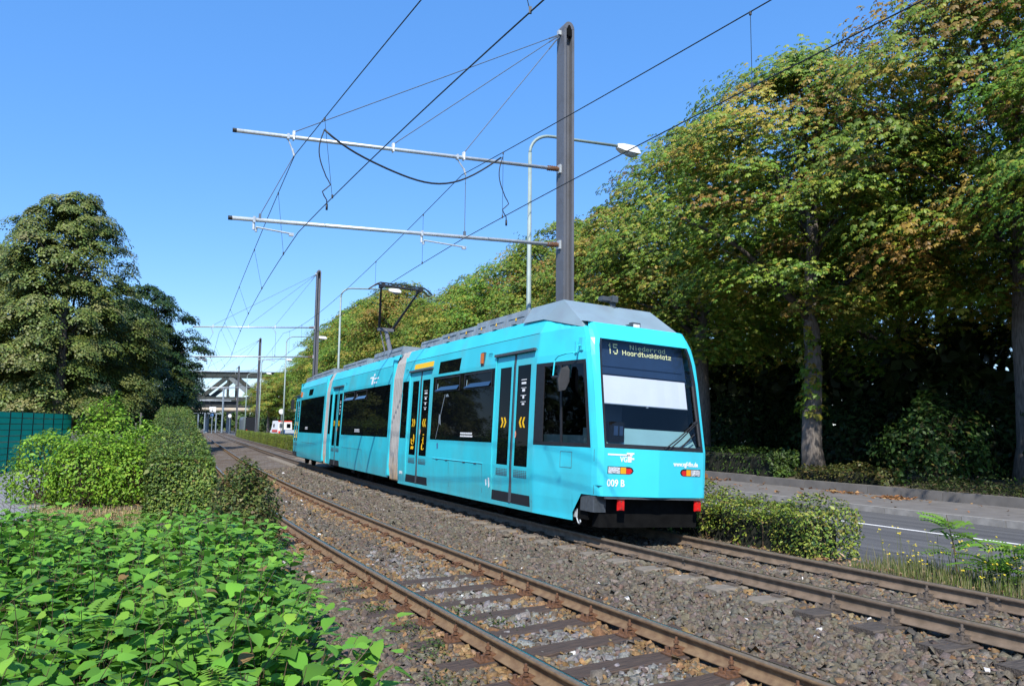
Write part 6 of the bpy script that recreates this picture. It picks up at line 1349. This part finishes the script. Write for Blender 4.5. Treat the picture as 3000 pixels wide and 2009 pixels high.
q = np.concatenate([region(rs, 24, -1, 9, 1.7, 3.0, 0), region(rs, 10, 0, 6, -.4, 1.3, 0)]); q[:, 2] = ballast_z(rs.uniform(2.2, 2.9, len(q)))+.03; litter('paper_scraps', 'small pale and reddish scraps scattered on the ballast', q, 18, .045, [(.6, .55, .5), (.5, .22, .13), (.65, .62, .6)], [2, 2, 2])
tuf = []
rs = RS(19)
for s_, o_ in ((3.1, -.35), (2.2, -.28), (1.3, -.45), (4.2, -.30), (2.55, .42), (1.9, .55), (.6, -.6), (1.55, -.3)):
    p_ = TP(s_+rs.normal(0, .10, 130), o_+rs.normal(0, .09, 130), 0); p_[:, 2] = ballast_z(o_)+np.abs(rs.normal(0, .035, 130)); tuf.append(p_)
q = np.concatenate(tuf); n = len(q); V, F, K = scatter(OVAL[0], OVAL[1], q, basis(np.array([0, 0, 1.])+rs.normal(0, .5, (n, 3)), rs.uniform(0, 6.28, n), rs), .034*np.exp(rs.normal(0, .3, n)), palette(rs, n, [(.07, .11, .03), (.10, .14, .04), (.14, .15, .05)], [3, 3, 1])); tag(link('track_weeds', np_mesh('track_weeds', V, F, 'bush', K)), 'small creeping weeds growing along the near rail', 'weeds', kind='stuff')
q = np.stack([at_px(x, d, -.33) for x, d in zip(np.clip(rs.choice([150, 210, 270, 330, 390, 430], 3600)+rs.normal(0, 26, 3600), 110, 480), rs.choice([15.8, 16.8, 17.8, 18.8], 3600)+rs.normal(0, .35, 3600))]); tufts('dry_grass', 'straw coloured dry grass in front of the bright bushes', 'grass', q, 3600, .10, [(.50, .38, .18), (.42, .29, .13), (.58, .48, .28), (.25, .22, .08)], [3, 2, 2, 1], 23, .010, .9)
q = region(rs, 2500, -3, 12, -1.9, -.9, -.27); tufts('dry_grass', 'dead grey stalks between the knotweed and the near rail', 'grass', q, 2500, .09, [(.22, .18, .13), (.16, .13, .10), (.3, .26, .2)], [3, 2, 2], 24, .006, 2.5)
# knotweed thicket
def knot_tmpl(fold, droop, curl):
    M_ = [(0, 0), (.2, 0), (.5, 0), (.78, 0), (1.03, 0)]; S_ = [(-.07, .17), (.05, .36), (.28, .43), (.56, .35), (.82, .16)]
    z = lambda x, y: fold*abs(y)-droop*x*x+curl*abs(y)**2*(-1.6)+.02*math.sin(9*x)*abs(y)*3
    V = [(x, y, z(x, y)) for x, y in M_]+[(x, y, z(x, y)) for x, y in S_]+[(x, -y, z(x, y)) for x, y in S_]; F_ = []
    for b_, fl_ in ((5, 0), (10, 1)):
        tr = [(0, b_+1, b_), (0, 1, b_+1), (1, b_+2, b_+1), (1, 2, b_+2), (2, b_+3, b_+2), (2, 3, b_+3), (3, b_+4, b_+3), (3, 4, b_+4)]; F_ += [t if fl_ else t[::-1] for t in tr]
    return np.array(V), np.array(F_)
KT = [knot_tmpl(f, d, c) for f, d, c in ((.22, .16, .0), (.12, .28, .15), (.32, .10, .1), (.05, .36, .2), (.18, .05, .25))]
KC = [(.125, .295, .036), (.105, .250, .032), (.155, .345, .042), (.20, .38, .046), (.07, .18, .024)]
KN = thing('knotweed_thicket', 'dense thicket of knotweed with large heart shaped green leaves along the near rail', 'knotweed')
rs = RS(300); LP, LD, LN, LS, stems = [], [], [], [], MB()
def edge_off(s_): return np.interp(s_, [-4, .7, 3, 5, 7, 9, 11], [-1.95, -1.62, -1.24, -1.05, -1.25, -1.75, -2.6])
gx, gy = np.meshgrid(np.arange(-8.6, .6, .155), np.arange(1.9, 11.6, .155)); base = np.stack([gx.ravel(), gy.ravel()], 1)+rs.uniform(-.08, .08, (gx.size, 2))
d2 = ((np.stack([cx, cy], 1)[None, (S > -6) & (S < 14)]-base[:, None])**2).sum(-1); ii = d2.argmin(1); Sx = S[(S > -6) & (S < 14)][ii]; an = np.interp(Sx, S, ang); rel = base-np.stack([np.interp(Sx, S, cx), np.interp(Sx, S, cy)], 1); offb = rel[:, 0]*np.cos(an)+rel[:, 1]*np.sin(an)
back = np.interp(base[:, 0], [-9, -7, -4.5, -3], [8.9, 9.6, 10.6, 11.2])
ok = (offb < edge_off(Sx)-.12) & (base[:, 1] < back) & (np.abs(base[:, 0]) < base[:, 1]*.70+.5) & (np.hypot(base[:, 0], base[:, 1]) > 2.2)
hn = lumps(np.concatenate([base, 0*base[:, :1]], 1), .10, 1.7, 301)
for i in np.nonzero(ok)[0]:
    ed = min(1, (edge_off(Sx[i])-offb[i])/.7); bk = min(1, (back[i]-base[i, 1])/.8); h = (.66+.38*min(ed, 1)**.7+hn[i]+rs.uniform(-.14, .12))*(.82+.18*bk); h += .12 if rs.uniform() < .06 else 0
    p0 = np.array([base[i, 0], base[i, 1], -.33]); le = rs.normal(0, .11, 2)+np.array([.16, .08])*(1-ed); p1 = p0+np.array([le[0]*.4, le[1]*.4, h*.62]); p2 = p0+np.array([le[0]*1.5, le[1]*1.5, h])
    stems.tube([p0, p1, p2], [.005, .004, .0018], 3, cap=False); nl = rs.randint(12, 17); a0 = rs.uniform(0, 6.28)
    for k in range(nl):
        t = .34+.66*(k+rs.uniform(0, .6))/nl; q = p0*(1-t)**2+2*p1*t*(1-t)+p2*t*t; az = a0+k*math.pi+rs.normal(0, .55); L = rs.uniform(.07, .15)*(1.0 if t < .88 else .72); hd = np.array([math.cos(az), math.sin(az), rs.uniform(-.45, .25)]); q = q+hd*np.array([1, 1, .4])*rs.uniform(.015, .05)
        LP.append(q); LD.append(hd); LN.append(np.array([0, 0, 1.])+rs.normal(0, .24, 3)+np.array([hd[0], hd[1], 0])*.12); LS.append(L)
LP, LD, LN, LS = map(np.array, (LP, LD, LN, LS)); LD /= np.linalg.norm(LD, axis=1, keepdims=True); LN -= LD*(LN*LD).sum(1, keepdims=True); LN /= np.linalg.norm(LN, axis=1, keepdims=True); LR = np.stack([LD, np.cross(LN, LD), LN], -1)
n = len(LP); lc = palette(rs, n, KC, [4, 3, 3, 1.2, 2], .17); dead = rs.uniform(0, 1, n) < .008; lc[dead] = (.24, .15, .06); kt = rs.randint(0, len(KT), n)
vis = (np.abs(LP[:, 0])/LP[:, 1] < .66) & (LP[:, 2] > .18); dist = np.linalg.norm(LP-np.array([0, 0, CAMH]), axis=1)+np.where(vis, 0, 100)+np.where(LP[:, 1] < 2.75, 50, 0); near = np.argsort(dist)[:300]; isn = np.zeros(n, bool); isn[near] = True
parts = []
for k in range(len(KT)): m = (kt == k) & ~isn; parts.append(scatter(KT[k][0], KT[k][1], LP[m], LR[m], LS[m], lc[m]))
V, F, K = cat3(parts); o = link('foliage', np_mesh('foliage', V, F, 'knot', K, True), KN); o['kind'] = 'stuff'; o = stems.obj('stems', 'twig', KN); o['kind'] = 'stuff'
KM = [np_mesh('leaf', *scatter(KT[k % 5][0], KT[k % 5][1], np.zeros((1, 3)), np.eye(3)[None], np.ones(1), np.array([np.array(KC[k % 4])*(.88+.06*(k % 5))]))[:2], 'knot', np.tile(np.array(KC[k % 4])*(.88+.06*(k % 5)), (15, 1)), True) for k in range(20)]
for i in near:
    o = link('leaf', KM[rs.randint(20)], KN); m = LR[i]*LS[i]; o.matrix_local = Matrix([[*m[0], LP[i, 0]], [*m[1], LP[i, 1]], [*m[2], LP[i, 2]], [0, 0, 0, 1]])
print('knot leaves', n, 'stems', ok.sum())
# young pinnate shoots growing through the knotweed
rs = RS(410); shoots = []
b = MB()
for i in range(11):
    y = rs.uniform(3.0, 9.5); x = min(rs.uniform(-.6*y, -.10*y-.2), 1.9-.54*(y-2)-2.3); h = rs.uniform(.78, 1.0); p_ = np.array([x, y, -.3]); q = np.array([x+rs.normal(0, .06), y+rs.normal(0, .06), h-.3+.12]); b.tube([p_, q], [.006, .003], 4, cap=False)
    n = rs.randint(3, 6); az = rs.uniform(0, 6.28, n); d = np.stack([np.cos(az), np.sin(az), rs.uniform(-.1, .5, n)], 1); d /= np.linalg.norm(d, axis=1, keepdims=True); up_ = np.tile([0, 0, 1.], (n, 1)); up_ -= d*(up_*d).sum(1, keepdims=True); up_ /= np.linalg.norm(up_, axis=1, keepdims=True)
    shoots.append(scatter(PIN2[0], PIN2[1], q-np.array([0, 0, 1.])*rs.uniform(0, .12, (n, 1)), np.stack([d, np.cross(up_, d), up_], -1), rs.uniform(.55, .95, n), palette(rs, n, [(.17, .32, .035), (.21, .36, .045)], [1, 1])))
V, F, K = cat3(shoots); o = link('pinnate_shoots', np_mesh('pinnate_shoots', V, F, 'bush', K), KN); o['kind'] = 'stuff'
q = np.stack([at_px(x, d, -.33) for x, d in zip(rs.uniform(110, 470, 1500), rs.normal(17.3, 1.1, 1500))]); n = len(q); q[:, 2] += np.abs(rs.normal(0, .08, n)); V, F, K = scatter(OVAL[0], OVAL[1], q, basis(np.array([0, 0, 1.])+rs.normal(0, .6, (n, 3)), rs.uniform(0, 6.28, n), rs), .07*np.exp(rs.normal(0, .3, n)), palette(rs, n, [(.12, .20, .03), (.20, .24, .05), (.36, .26, .12)], [3, 2, 2])); tag(link('mixed_weeds', np_mesh('mixed_weeds', V, F, 'bush', K)), 'low mixed weeds among the dry grass before the bright bushes', 'weeds', kind='stuff')
